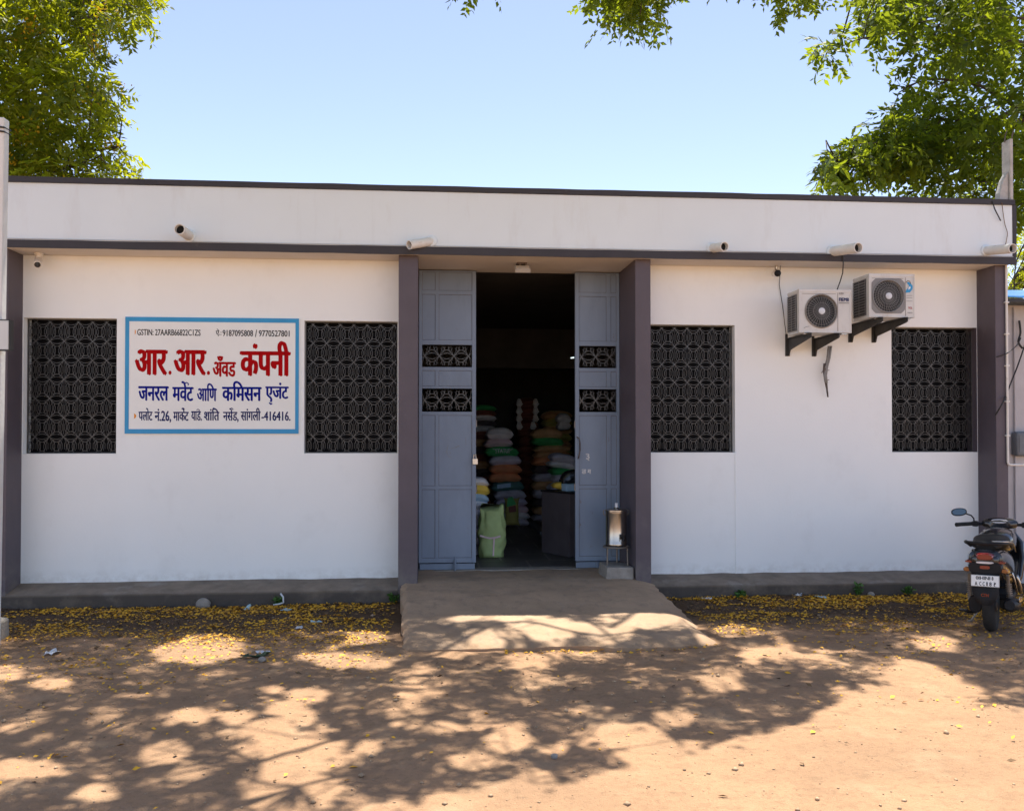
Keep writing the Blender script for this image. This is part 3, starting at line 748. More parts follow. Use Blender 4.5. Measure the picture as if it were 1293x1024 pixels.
# paint marks on the doors
mk = MB(); pd = lambda u, v: (WX(u, YD + .008), YD + .0078, WZ(640, v, YD + .008))
fit_text(mk, '३', 739.5, 744.5, 582, 573, pd, 0.03); fit_text(mk, 'ळ', 734.5, 740.3, 598.5, 593, pd, 0.05); fit_text(mk, 'ग', 741.5, 746.5, 598.5, 593, pd, 0.05)
mk.build('paint_mark', M['chalk'], dr)
mk = MB(); rd = random.Random(4)
for pts in ([(566, 562), (564, 570), (566, 576), (570, 577)], [(570, 566), (574, 565), (580, 563)], [(576, 565), (579, 562.5), (581, 564.5)], [(568, 570), (569, 573)], [(588, 552), (588.5, 562)]):
    stroke(mk, pts, 0.5, pd)
mk.build('chalk_scrawl', M['door'] if False else M['ac_grey'], dl)

# ---- rain spouts through the parapet
def spout(base, end, L, r, label=None):
    bx, bz = W(*base, YA); ex, ez = W(*end, YA - L)
    b, e = Vector((bx, YA + 0.02, bz)), Vector((ex, YA - L, ez)); d = (e - b).normalized()
    a = d.cross(Vector((0, 0, 1))).normalized(); c = d.cross(a); N = 20
    vs, fs = [], []
    for rad, p in ((r, b), (r, e), (r * .86, e), (r * .86, e - d * 0.25)):
        vs += [tuple(p + (a * math.cos(2 * math.pi * k / N) + c * math.sin(2 * math.pi * k / N)) * rad) for k in range(N)]
    for i in range(3):
        for k in range(N): fs.append((i * N + k, i * N + (k + 1) % N, (i + 1) * N + (k + 1) % N, (i + 1) * N + k))
    m = MB(); m.add(vs, fs); o = m.build('rain_spout', M['pvc'], B, smooth='auto')
    m = MB(); m.add([tuple(e - d * 0.06 + (a * math.cos(2 * math.pi * k / N) + c * math.sin(2 * math.pi * k / N)) * r * .855) for k in range(N)], [tuple(range(N))])
    m.build('bore', M['pipe_dark'], o)
    m = MB(); m.lathe([(r * 1.25, -0.004), (r * 1.2, 0.008), (r * 1.02, 0.014)], 20, axis=1)
    m.xform(Matrix.Translation((bx, YA - .008, bz)) @ Matrix.Rotation(math.pi, 4, 'Z')); m.build('cement_collar', M['parapet'], o, smooth='auto')
spout((239, 298), (226.5, 289.5), 0.34, 0.052)
spout((545, 304.5), (516.5, 309.5), 0.16, 0.046)
spout((899, 313.5), (915, 311.5), 0.26, 0.048)
spout((1051, 317.5), (1084, 313), 0.40, 0.054)
spout((1245, 316.5), (1279, 314), 0.40, 0.050)

# ================================================================== SIGN BOARD
S = thing('sign_board', (WX(267, -.02), 0, WZ(267, 548, -.02)), 'white painted shop sign with blue border and red and blue Devanagari lettering', 'sign')
YS = -0.024
ps = lambda u, v: (WX(u, YS), YS - .0022, WZ(267, v, YS))
sx0, sx1, sz0, sz1 = WX(157.2, YS), WX(377, YS), WZ(267, 547.6, YS), WZ(267, 401.2, YS)
MB().box(sx0, sx1, YS + .004, -0.001, sz0, sz1).build('panel', M['sign_white'], S)
ix0, ix1, iz0, iz1 = WX(162.2, YS), WX(372.6, YS), WZ(267, 541.8, YS), WZ(267, 406.8, YS)
mb = MB()
mb.box(sx0, sx1, YS, YS + .005, sz0, iz0); mb.box(sx0, sx1, YS, YS + .005, iz1, sz1)
mb.box(sx0, ix0, YS, YS + .005, iz0, iz1); mb.box(ix1, sx1, YS, YS + .005, iz0, iz1)
mb.build('border', M['sign_blue'], S)
ps = lambda u, v: (WX(u, YS + .003), YS + .0028, WZ(267, v, YS + .003))
def words(name, m, items, bold, extra=None):
    mb = MB()
    for t, u0, u1, vt, vb, *q in items: fit_text(mb, t, u0, u1, vb, vt, ps, q[0] if q else bold)
    if extra: extra(mb)
    mb.build(name, m, S)
words('red_lettering', M['ink_red'], [('आर', 169.6, 211.3, 442.6, 473.9), ('.', 212.2, 216.2, 468.4, 473.6, 0), ('आर', 218.6, 260.3, 442.6, 473.9), ('.', 260.8, 264.8, 468.4, 473.6, 0), ('अँवड', 267.9, 297.6, 449.6, 475.2), ('कंपनी', 302.2, 366.8, 430.8, 473.9)], 0.050)
def reph(mb, u, v, s):
    stroke(mb, [(u - s, v - s * .9), (u - s * .1, v - s * 1.5), (u + s * .8, v - s * .9), (u + s * .6, v - s * .1)], s * .55, ps)
words('blue_lettering', M['ink_blue'], [('जनरल', 174.2, 212.8, 488.4, 506.2), ('मवेट', 217.2, 244.2, 481.8, 506.2), ('आिण', 248.4, 273.5, 484.2, 506.2), ('किमसन', 280.0, 330.2, 481.3, 506.2), ('एजंट', 334.8, 364.4, 483.0, 507.5)], 0.040,
      lambda mb: (reph(mb, 235.5, 487, 2.6), stroke(mb, [(340, 508), (341.5, 510), (343.5, 509.5)], 2, ps)))
words('address_lettering', M['ink_navy'], [('पलोट', 174.8, 192.6, 515.5, 531), ('नं.26,', 195, 216, 516.5, 533.5), ('माकेट', 218.6, 238.2, 515.5, 531.2), ('याड.', 241.2, 254.8, 519.5, 531), ('शांित', 257.4, 277, 515.5, 531), ('नसेड,', 281.4, 301.2, 515.5, 533), ('सांगली', 303.8, 329, 515, 531), ('-416416.', 330, 366.8, 519.5, 531)], 0.034,
      lambda mb: (reph(mb, 231, 518, 1.9), reph(mb, 250, 519.5, 1.9), reph(mb, 270, 518, 1.9), reph(mb, 292.5, 518, 1.9)))
words('number_lettering', M['ink_black'], [('GSTIN:', 172.4, 193, 416.6, 424.2), ('27AARB66822C1ZS', 195, 252.6, 416.6, 424.2), ('ऐ.:', 271.8, 279, 415.5, 424.5), ('9187095808', 280.4, 319, 416.6, 424.3), ('/', 321.5, 324, 416, 425), ('9770527801', 326.2, 365.2, 416.6, 424.3)], 0.022)
mb = MB(); mb.add([ps(169.4, 417), ps(170.6, 418.5), ps(170.6, 422), ps(169.4, 423.5)], [(0, 1, 2, 3)]); mb.add([ps(169.2, 522), ps(171.2, 523.5), ps(172, 525.5), ps(171.2, 527.5), ps(169.2, 529)], [(0, 1, 2, 3, 4)])
mb.build('bullet', M['ink_orange'], S)

# ================================================================== AIR CONDITIONERS
def ac_unit(fx0, fx1, fy0, fy1, yf, depth, fan, rpx, kind, label):
    x0, x1 = WX(fx0, yf, 400), WX(fx1, yf, 400); z1, z0 = WZ((fx0 + fx1) / 2, fy0, yf), WZ((fx0 + fx1) / 2, fy1, yf)
    yb = yf + depth
    t = thing('air_conditioner', ((x0 + x1) / 2, yf + depth / 2, z0), label, 'air conditioner', 'air conditioner outdoor units on the wall')
    cx, cz = W(fan[0], fan[1], yf); r = rpx * (yf + CAM_D + cx * .087) / FPX
    # casing: front face with a round opening, sides, top, back
    mb = MB(); N = 40; vs = []; fs = []
    ring = [(cx + r * math.cos(2 * math.pi * k / N), yf, cz + r * math.sin(2 * math.pi * k / N)) for k in range(N)]
    ring2 = [(p[0], yf + 0.06, p[2]) for p in ring]
    def onrect(a):
        c, s = math.cos(a), math.sin(a); best = 1e9
        for lim, v in (((x1 - cx), c), ((x0 - cx), c), ((z1 - cz), s), ((z0 - cz), s)):
            if abs(v) > 1e-9 and lim / v > 0: best = min(best, lim / v)
        return (cx + c * best, yf, cz + s * best)
    angs = sorted([2 * math.pi * k / N for k in range(N)] + [math.atan2(q[1] - cz, q[0] - cx) % (2 * math.pi) for q in ((x0, z0), (x1, z0), (x1, z1), (x0, z1))])
    A = len(angs)
    vs = [(cx + r * math.cos(a), yf, cz + r * math.sin(a)) for a in angs] + [onrect(a) for a in angs] + [(cx + r * math.cos(a), yf + .05, cz + r * math.sin(a)) for a in angs]
    for k in range(A):
        k2 = (k + 1) % A; fs += [(k, k2, A + k2, A + k), (2 * A + k, 2 * A + k2, k2, k)]
    mb.add(vs, fs)
    b = 0.0
    mb.add([(x0, yf, z0), (x1, yf, z0), (x1, yf, z1), (x0, yf, z1), (x0, yb, z0), (x1, yb, z0), (x1, yb, z1), (x0, yb, z1)], [(0, 4, 5, 1), (1, 5, 6, 2), (2, 6, 7, 3), (3, 7, 4, 0), (4, 7, 6, 5)])
    c = mb.build('casing', M['ac'], t)
    # folded rim and lid
    m = MB(); e = .006
    m.box(x0 - e, x1 + e, yf - .004, yb + .002, z1 - .028, z1 + .004); m.box(x0 - e, x0 + .016, yf - .004, yf + .03, z0, z1 - .03); m.box(x1 - .012, x1 + e, yf - .004, yf + .03, z0, z1 - .03); m.box(x0 + .017, x1 - .013, yf - .004, yf + .03, z0, z0 + .016)
    m.build('rim', M['ac'], t, bevel=.004)
    # coil seen through the slatted left side
    m = MB()
    m.box(x0 - .0055, x0 - .001, yf + .07, yb - .01, z0 + .03, z1 - .04); s = m.build('side_coil', M['ac_dark'], t)
    m = MB(); nb = 14 if kind else 16
    for k in range(nb):
        z = z0 + .035 + (z1 - z0 - .08) * k / (nb - 1); m.box(x0 - .012, x0 - .006, yf + .07, yb - .01, z - .003, z + .003)
    for k in range(3):
        y = yf + .07 + (depth - .085) * k / 2; m.box(x0 - .015, x0 - .0125, y - .004, y + .004, z0 + .03, z1 - .04)
    m.build('side_slats', M['wire'] if kind else M['ac_grey'], t)
    # fan behind the guard
    m = MB(); m.lathe([(r * .985, yf + .049), (r * .985, yf + .052)], 32, (cx, 0, cz), 1); m.build('fan_well', M['ac_dark'], t)
    m = MB()
    for k in range(3):
        a0 = k * 2 * math.pi / 3 + .4; vs = []
        for q in range(7):
            a = a0 + q * .22; rr = r * (.93 - .10 * abs(q - 3) / 3)
            vs += [(cx + r * .2 * math.cos(a), yf + .030 + .012 * q / 6, cz + r * .2 * math.sin(a)), (cx + rr * math.cos(a), yf + .026 + .02 * q / 6, cz + rr * math.sin(a))]
        m.add(vs, [(2 * q, 2 * q + 1, 2 * q + 3, 2 * q + 2) for q in range(6)])
    m.build('fan_blades', M['ac_dark'], t)
    m = MB(); n = 32 if not kind else 34
    for k in range(n):
        a = 2 * math.pi * k / n; tw = .10 if not kind else .55
        p0 = (cx + r * .18 * math.cos(a - tw), yf - .012, cz + r * .18 * math.sin(a - tw)); pm = (cx + r * .6 * math.cos(a - tw * .4), yf - .013, cz + r * .6 * math.sin(a - tw * .4)); p1 = (cx + r * 1.0 * math.cos(a), yf - .004, cz + r * 1.0 * math.sin(a))
        m.bar(p0, pm, .0034, .004); m.bar(pm, p1, .0034, .004)
    for q in (.34, .52, .70, .86):
        pts = [(cx + r * q * math.cos(2 * math.pi * k / 36), yf - .011, cz + r * q * math.sin(2 * math.pi * k / 36)) for k in range(37)]
        if kind or q in (.52, .86):
            for u, v in zip(pts[:-1], pts[1:]): m.bar(u, v, .0035, .004)
    m.build('fan_guard', M['wire'], t)
    m = MB(); pts = [(cx + r * 1.02 * math.cos(2 * math.pi * k / 48), yf - .006, cz + r * 1.02 * math.sin(2 * math.pi * k / 48)) for k in range(49)]
    m.tube(pts, .008, 8, cap=False); m.build('guard_ring', M['ac_grey'] if kind else M['stand'], t, smooth=True)
    m = MB(); m.lathe([(r * .205, yf - .012), (r * .20, yf - .020), (r * .12, yf - .024), (0.002, yf - .025)], 28, (cx, 0, cz), 1); m.build('hub', M['litter_white'], t, smooth='auto')
    # panel joints
    px = cx + r * (1.13 if kind else 1.06)
    m = MB(); m.box(px - .002, px + .002, yf - .0035, yf - .0005, z0 + .018, z1 - .032); m.box(x0 + .03, px - .02, yf - .003, yf - .0005, z1 - .046, z1 - .042)
    m.build('panel_joint', M['stand'], t)
    if kind:   # grey square surround of the fan
        m = MB(); q = r * 1.10
        m.prism([(cx - q, cz - q * .7), (cx - q * .7, max(z0 + .02, cz - q)), (cx + q * .7, max(z0 + .02, cz - q)), (cx + q, cz - q * .7), (cx + q, min(z1 - .032, cz + q)), (cx - q, min(z1 - .032, cz + q))], 1, yf - .0030, yf - .0008)
        # open the surround over the fan: build it as a ring instead
        m = MB(); vs = []; fs = []; NN = 48
        for k in range(NN):
            a = 2 * math.pi * k / NN; c_, s_ = math.cos(a), math.sin(a)
            l = min(q / max(abs(c_), 1e-6), q / max(abs(s_), 1e-6)); l = min(l, q * 1.25)
            vs += [(cx + r * 1.0 * c_, yf - .003, cz + r * 1.0 * s_), (cx + l * c_, yf - .003, min(max(cz + l * s_, z0 + .02), z1 - .032))]
        fs = [(2 * k, 2 * ((k + 1) % NN), 2 * ((k + 1) % NN) + 1, 2 * k + 1) for k in range(NN)]
        m.add(vs, fs); m.build('fan_surround', M['ac_grey'], t)
    return t, x0, x1, z0, z1, yf, yb, px
ac1 = ac_unit(1009.5, 1074.5, 366, 420.5, -0.58, 0.31, (1037, 393), 20.3, 0, 'lower left white outdoor AC unit with light front and lettering beside the fan')
ac2 = ac_unit(1098, 1154.5, 346.5, 401, -0.66, 0.36, (1121.5, 374), 20.0, 1, 'upper right white outdoor AC unit with grey fan surround and blue sticker')
def bracket(parent, px_in, Lf, z, yb):
    x = px_in; m = MB(); m.prism([(-0.001, z - .008), (-Lf, z - .008), (-Lf, z - .046), (-Lf + .03, z - .056), (-.06, z - .135), (-.03, z - .20), (-0.001, z - .20)], 0, x, x + .012)
    m.box(x - .03, x + .012, -Lf, -.002, z - .0075, z - .0015); m.box(x - .03, x + .0, -.008, -.001, z - .20, z + .05)
    m.build('bracket', M['bracket'], parent, bevel=.002)
t, x0, x1, z0, z1, yf, yb, px = ac1
for xx in (WX(994.5, 0, 430), WX(1028, 0, 430)): bracket(t, xx, 0.62, z0, yb)
for q in (x0 + .08, x1 - .07): MB().box(q - .03, q + .03, yf + .01, yf + .05, z0 - .014, z0 - .001).build('mounting_foot', M['chrome'], t, bevel=.003)
pa = lambda u, v: (WX(u, yf - .0045, 400), yf - .0046, WZ(1060, v, yf - .0045))
mk = MB(); fit_text(mk, 'FIEMB', 1059.6, 1072.2, 380.5, 376.2, pa, .03); mk.build('lettering', M['ink_navy'], t)
mk = MB(); fit_text(mk, 'KCIDA', 1059.8, 1065.6, 372, 369.6, pa, .02); mk.build('small_lettering', M['stand'], t)
MB().add([pa(1059.3, 382.2), pa(1072.3, 382.2), pa(1072.3, 383.2), pa(1059.3, 383.2)], [(0, 1, 2, 3)]).build('stripe', M['ac_grey'], t)
mk = MB(); stroke(mk, [(1015, 415), (1018, 413.2), (1022, 412.5)], .5, pa); mk.build('scratch', M['stand'], t)
# insulated pipes hanging below the lower unit
mb = MB()
for d, pts in ((.014, [(1046.5, 437), (1045, 452), (1042.5, 463), (1041.5, 475), (1043, 483)]), (.012, [(1049.5, 437), (1047.5, 452), (1044.5, 463), (1043, 474), (1044, 484)])):
    mb.tube([(W(u, v, -.08)[0], -.08, W(u, v, -.08)[1]) for u, v in pts], d, 8)
mb.build('pipe', M['ac_grey'], t, smooth=True)
mb = MB(); mb.tube([(W(u, v, -.07)[0], -.07, W(u, v, -.07)[1]) for u, v in [(1042, 459), (1041.5, 468), (1042.5, 480), (1044, 490), (1045.4, 501.5)]], [.022, .024, .018, .011, .009], 8)
mb.tube([(W(u, v, -.07)[0], -.07, W(u, v, -.07)[1]) for u, v in [(1040.5, 466), (1038, 470), (1037.5, 471)]], .004, 6); mb.tube([(W(u, v, -.07)[0], -.07, W(u, v, -.07)[1]) for u, v in [(1044, 480), (1047, 479.5)]], .004, 6)
mb.tube([(W(u, v, -.07)[0], -.07, W(u, v, -.07)[1]) for u, v in [(1042, 468), (1047, 467.5)]], .004, 6)
mb.build('pipe_wrapping', M['rust'], t, smooth=True)
t, x0, x1, z0, z1, yf, yb, px = ac2
for xx in (WX(1074, 0, 420), WX(1103.5, 0, 425)): bracket(t, xx, 0.72, z0, yb)
for q in (x0 + .10, x1 - .06): MB().box(q - .03, q + .03, yf + .01, yf + .05, z0 - .014, z0 - .001).build('mounting_foot', M['chrome'], t, bevel=.003)
pa = lambda u, v: (WX(u, yf - .0045, 370), yf - .0046, WZ(1140, v, yf - .0045))
mk = MB(); mk.add([pa(1145, 357), pa(1147.5, 356), pa(1150, 358), pa(1152.5, 361), pa(1152.3, 365), pa(1149, 369.3), pa(1143.3, 369.8), pa(1144.2, 366.5), pa(1146.5, 364), pa(1148, 361)], [tuple(range(10))]); mk.build('sticker', M['sign_blue'], t)
mk = MB(); stroke(mk, [(1144, 357), (1146.5, 354.5), (1149, 355.5), (1150, 358.5)], .8, pa); mk.build('sticker_edge', M['dry_leaf'], t)
mk = MB(); mk.add([(p[0], p[1] - .0006, p[2]) for p in (pa(1147.5, 362.5), pa(1149.5, 361.6), pa(1149.8, 364), pa(1147, 366))], [(0, 1, 2, 3)]); mk.build('sticker_mark', M['sign_white'], t)
mk = MB(); fit_text(mk, 'TCL', 1146.6, 1152, 390, 387.6, pa, .04); mk.build('red_lettering', M['ink_red'], t)
mk = MB(); fit_text(mk, 'INVERTER', 1145.8, 1152, 395.8, 394.3, pa, .01)
for v in (373, 376, 380): mk.add([pa(1144.5, v), pa(1152, v), pa(1152, v + .5), pa(1144.5, v + .5)], [(0, 1, 2, 3)])
mk.build('small_lettering', M['ac_grey'], t)
# power cable from the eave to the lower unit
mb = MB(); mb.tube([(W(u, v, y)[0], y, W(u, v, y)[1]) for u, v, y in ((1064, 320, -.47), (1064.8, 333, -.47), (1064, 345, -.45), (1061, 355, -.43), (1057, 366, -.42))], .006, 6)
top(mb, 'power_cable', M['cable'], 'thin dark cable dropping from the eave to the lower AC unit', 'cable')

# ================================================================== CAMERAS AND LAMP UNDER THE EAVE
c = thing('security_camera', (WX(49, -.12, 330), -.12, SOFF), 'white dome-ended security camera under the eave by the left end', 'security camera', 'security cameras under the eave')
x = WX(49, -.12, 330)
MB().lathe([(.045, SOFF), (.045, SOFF - .012), (.034, SOFF - .02), (.03, SOFF - .07)], 18, (x, -.12, 0)).build('mount', M['pvc'], c, smooth='auto')
m = MB(); m.loft([(-.10, 0, .034, .034, 2.2), (-.095, 0, .038, .038, 2.2), (.05, 0, .038, .038, 2.2), (.06, 0, .026, .026, 2.2)], 18); T = Matrix.Translation((x + .01, -.16, SOFF - .095)) @ Matrix.Rotation(R(18), 4, 'Z') @ Matrix.Rotation(R(28), 4, 'X'); m.xform(T)
m.build('body', M['pvc'], c, smooth='auto')
m = MB(); m.lathe([(.030, -.1005), (.030, -.103), (.012, -.104)], 18, axis=1); m.xform(T); m.build('lens', M['black_gloss'], c, smooth='auto')
x = WX(980, -.12, 335)
c = thing('security_camera', (x, -.12, SOFF), 'small black-faced security camera with a hanging wire beside the AC units', 'security camera', 'security cameras under the eave')
MB().tube([(x, -.12, SOFF), (x, -.12, SOFF - .05), (x - .03, -.18, SOFF - .085)], .015, 10).build('mount', M['chrome'], c, smooth='auto')
m = MB(); m.loft([(-.08, 0, .036, .036, 2), (.06, 0, .036, .036, 2), (.07, 0, .02, .02, 2)], 16); T = Matrix.Translation((x - .035, -.20, SOFF - .105)) @ Matrix.Rotation(R(-8), 4, 'Z') @ Matrix.Rotation(R(8), 4, 'X'); m.xform(T); m.build('body', M['pvc'], c, smooth='auto')
m = MB(); m.lathe([(.037, -.0805), (.036, -.088), (.02, -.098), (.004, -.101)], 16, axis=1); m.xform(T); m.build('lens', M['black_plastic'], c, smooth='auto')
MB().tube([(WX(u, -.02, v), -.02 if v > 340 else -.1, WZ(u, v, -.02)) for u, v in ((982, 336), (984, 360), (988, 385), (991, 410), (993, 425))], .004, 6).build('wire', M['cable'], c)
# flood lamp
x, z = W(658.5, 346, -.1)
c = thing('flood_lamp', (x, 0.0, SOFF), 'small square flood lamp fixed under the eave above the doorway', 'lamp')
MB().box(x - .045, x + .065, -.06, .06, SOFF - .014, SOFF - .001).build('base', M['rust'], c, bevel=.003)
m = MB(); m.box(x - .012, x + .0, -.03, .0, SOFF - .05, SOFF - .014); m.box(x + .05, x + .062, -.03, .0, SOFF - .05, SOFF - .014); m.build('bracket', M['stand'], c)
T = Matrix.Translation((x + .015, -.06, SOFF - .075)) @ Matrix.Rotation(R(-58), 4, 'X')
m = MB(); m.box(-.085, .085, -.02, .02, -.06, .06); m.xform(T); m.build('housing', M['lamp_body'], c, bevel=.006)
m = MB(); m.box(-.072, .072, -.023, -.0205, -.048, .048); m.xform(T); m.build('glass', M['lamp_glass'], c)

# ================================================================== WATER DISPENSER ON ITS BLOCK
bx0, bx1 = WX(765, -.30, 735), XDR0 - 0.012
by0, by1 = -0.30, 0.14
mb = MB(); mb.prism([(bx0 - .0, .19), (bx1, .19), (bx1, .325), (bx0 + .012, .33)], 1, by0, by1)
blk = top(mb, 'concrete_block', M['block'], 'rough concrete block on the ramp under the water dispenser', 'block', bevel=.012)
dx, dz = W(778, 690, -.08); top_z = .33
zb = WZ(777, 689, -.08); zt = WZ(777, 645, -.08); r = 0.116
dy = -.08
c = thing('water_dispenser', (dx, dy, zb), 'steel drum water dispenser with a black tap standing beside the doorway', 'water dispenser')
MB().lathe([(r * .96, zb), (r, zb + .006), (r, zb + .03), (r * .985, zb + .034), (r * .985, zt - .03), (r, zt - .026), (r, zt - .004), (r * .97, zt)], 36, (dx, dy, 0)).build('drum', M['chrome'], c, smooth='auto')
MB().lathe([(r * 1.03, zt + .0005), (r * 1.03, zt + .012), (r * .85, zt + .022), (.03, zt + .028), (.022, zt + .04)], 36, (dx, dy, 0)).build('lid', M['chrome'], c, smooth='auto')
MB().lathe([(.017, zt + .03), (.017, WZ(777, 635.5, dy)), (.012, WZ(777, 635, dy))], 14, (dx + .004, dy, 0)).build('float_gauge', M['litter_white'], c, smooth='auto')
tx, tz = dx + .045, WZ(783, 678, dy - r)
m = MB(); m.lathe([(.024, dy - r * .90), (.026, dy - r - .015), (.018, dy - r - .03)], 16, (tx, 0, tz), 1); m.tube([(tx, dy - r - .02, tz + .01), (tx, dy - r - .05, tz), (tx, dy - r - .055, tz - .035)], .012, 10); m.box(tx - .018, tx + .018, dy - r - .045, dy - r - .02, tz + .012, tz + .03)
m.build('tap', M['black_plastic'], c, bevel=.002, smooth='auto')
for s in (-1, 1):
    m = MB(); m.tube([(dx + s * r, dy, zt - .05), (dx + s * (r + .025), dy, zt - .03), (dx + s * (r + .025), dy, zt + .005), (dx + s * r * .95, dy, zt + .012)], .006, 8); m.build('handle', M['stand'], c, smooth=True)
s_ = thing('dispenser_stand', (dx, dy, .33), 'low three-legged iron stand carrying the steel water dispenser', 'stand')
m = MB(); pts = [(dx + (r + .022) * math.cos(2 * math.pi * k / 32), dy + (r + .022) * math.sin(2 * math.pi * k / 32), zb - .008) for k in range(33)]; m.tube(pts, .009, 8, cap=False); m.build('ring', M['stand'], s_, smooth=True)
m = MB()
for k in range(2): m.box(dx - (r + .02) if k == 0 else dx - .012, dx + (r + .02) if k == 0 else dx + .012, dy - .012 if k == 0 else dy - (r + .02), dy + .012 if k == 0 else dy + (r + .02), zb - .010 + .0001 * k, zb - .001 - .0004 * k)
m.build('cross_bar', M['stand'], s_)
for a in (R(215), R(322), R(75)):
    px_, py_ = dx + (r + .018) * math.cos(a), dy + (r + .018) * math.sin(a)
    MB().tube([(px_, py_, zb - .006), (px_ + .006 * math.cos(a), py_, .328)], .009, 8).build('leg', M['stand'], s_, smooth='auto')

# ================================================================== LEFT: POLE WITH BOX, FOOTING
yP = -2.1
xe_t, xe_b = WX(12.3, yP + .1, 160), WX(3, yP + .1, 680)
zt = WZ(5, 148, yP); wP = .20
p = thing('utility_pole', (xe_b - wP / 2, yP, 0), 'whitewashed square concrete pole at the left edge in front of the building', 'pole')
m = MB(); vs = []
for z, xe in ((-.1, xe_b - .005), (zt * .5, (xe_t + xe_b) / 2), (zt, xe_t)): vs += [(xe - wP, yP, z), (xe, yP, z), (xe, yP + .1, z), (xe - wP, yP + .1, z)]
fs = [(0, 1, 2, 3), (11, 10, 9, 8)] + [(i * 4 + k, i * 4 + (k + 1) % 4, i * 4 + 4 + (k + 1) % 4, i * 4 + 4 + k) for i in range(2) for k in range(4)]
m.add(vs, fs); m.build('shaft', M['pole'], p, bevel=.012)
m = MB(); z = WZ(5, 165, yP)
for dz in (0, .035): m.tube([(xe_t - wP - .006, yP - .006, z + dz), (xe_t + .004, yP - .006, z + dz - .012), (xe_t + .004, yP + .106, z + dz), (xe_t - wP - .006, yP + .106, z + dz), (xe_t - wP - .006, yP - .006, z + dz)], .008, 6)
m.build('tie_wire', M['cable'], p)
x1 = WX(12, yP - .08, 420); z0, z1 = WZ(5, 442.5, yP - .08), WZ(5, 403.5, yP - .08)
bxx = thing('junction_box', (x1 - .16, yP - .05, z0), 'pale grey-white box with dark edges strapped to the left pole', 'box')
MB().box(x1 - .32, x1 - .006, yP - .078, yP - .004, z0 + .006, z1 - .006).build('body', M['box_white'], bxx, bevel=.006)
m = MB()
for q in ((x1 - .33, x1, z0, z0 + .006), (x1 - .33, x1, z1 - .006, z1), (x1 - .006, x1, z0 + .0065, z1 - .0065)): m.box(q[0], q[1], yP - .082, yP - .004, q[2], q[3])
m.build('edge', M['cable'], bxx)
gx1, gy1 = G(13, 803)
mb = MB(); mb.prism([(gx1 - .5, -.05), (gx1, -.05), (gx1 - .006, WZ(8, 779, gy1)), (gx1 - .5, WZ(8, 775, gy1))], 1, gy1, yP - .006)
top(mb, 'concrete_footing', M['block'], 'grey concrete block on the ground at the left edge by the pole', 'block', bevel=.02)

# ================================================================== RIGHT: NEIGHBOUR WALL, PIPES, CABLES, METER BOX, TARP
YN = 0.25
nx0 = XR1 + .004
nw = thing('neighbour_wall', (nx0 + 2, YN, 0), 'pale grey wall of the next shed beyond the right end of the warehouse', 'wall'); nw['kind'] = 'thing'
zt = WZ(1285, 386, YN)
MB().box(nx0, nx0 + 6, YN, YN + .2, -.1, zt).build('wall', M['neighbour'], nw)
m = MB(); m.prism([(YN - .35, zt - .01), (YN + 3, zt + .35), (YN + 3, zt + .38), (YN - .35, zt + .03)], 0, nx0 + .01, nx0 + 6); m.build('roof_sheet', M['bracket'], nw)
m = MB(); vs, fs = [], []; nn = 26
for i in range(nn):
    for j in range(10):
        x = nx0 + .03 + 2.2 * i / (nn - 1); y = YN - .30 + 1.6 * j / 9
        vs.append((x, y, zt + .05 + .11 * (y - YN + .3) + .10 * math.sin(math.pi * min(1, j / 3) * .5) + .05 * (float(vnoise(np.array(x * 5), np.array(y * 5), 3)) - .3)))
for i in range(nn - 1):
    for j in range(9): fs.append((i * 10 + j, i * 10 + j + 1, i * 10 + 11 + j, i * 10 + 10 + j))
m.add(vs, fs); o = top(m, 'blue_tarp', M['tarp'], 'crumpled bright blue tarpaulin over the edge of the shed roof', 'tarpaulin', smooth=True)
o.modifiers.new('thickness', 'SOLIDIFY').thickness = .006
yc = YP - .02
cx = WX(1271.5, yc, 450)
m = MB(); zt_, ze = WZ(1271, 335, yc), WZ(1271, 587, yc)
m.tube([(cx, yc, zt_), (cx, yc, ze + .03), (cx + .008, yc, ze + .008), (cx + .03, yc, ze), (WX(1300, yc, 587), yc, ze)], .013, 10)
cd = thing('conduit', (cx, yc, ze), 'thin white conduit pipe running down the right end pillar and turning outward', 'pipe')
m.build('pipe', M['pvc'], cd, smooth='auto')
for v in (382, 422, 462, 507, 550):
    z = WZ(1271, v, yc); MB().box(cx - .024, cx + .024, yc - .016, yc + .018, z - .008, z + .008).build('clip', M['pvc'], cd, bevel=.003)
yn = YN - .02
mx, mz0, mz1 = WX(1283, yn - .08, 560), WZ(1290, 576, yn - .08), WZ(1290, 545, yn - .08)
mbx = thing('meter_box', (mx + .12, yn, mz0), 'grey rounded electricity meter box on the neighbouring wall', 'meter box')
MB().box(mx, mx + .24, yn - .09, yn + .018, mz0, mz1).build('body', M['meter'], mbx, bevel=.03, seg=4, smooth='auto')
MB().box(mx + .03, mx + .21, yn - .096, yn - .0905, mz0 + .04, mz1 - .04).build('cover', M['meter'], mbx, bevel=.004)
m = MB(); x = WX(1281.5, yn, 500); m.tube([(x, yn, 0.02), (x, yn, zt - .03)], .012, 8)
top(m, 'wall_pipe', M['neighbour'], 'slim upright pipe on the neighbouring wall behind the scooter', 'pipe', smooth='auto')
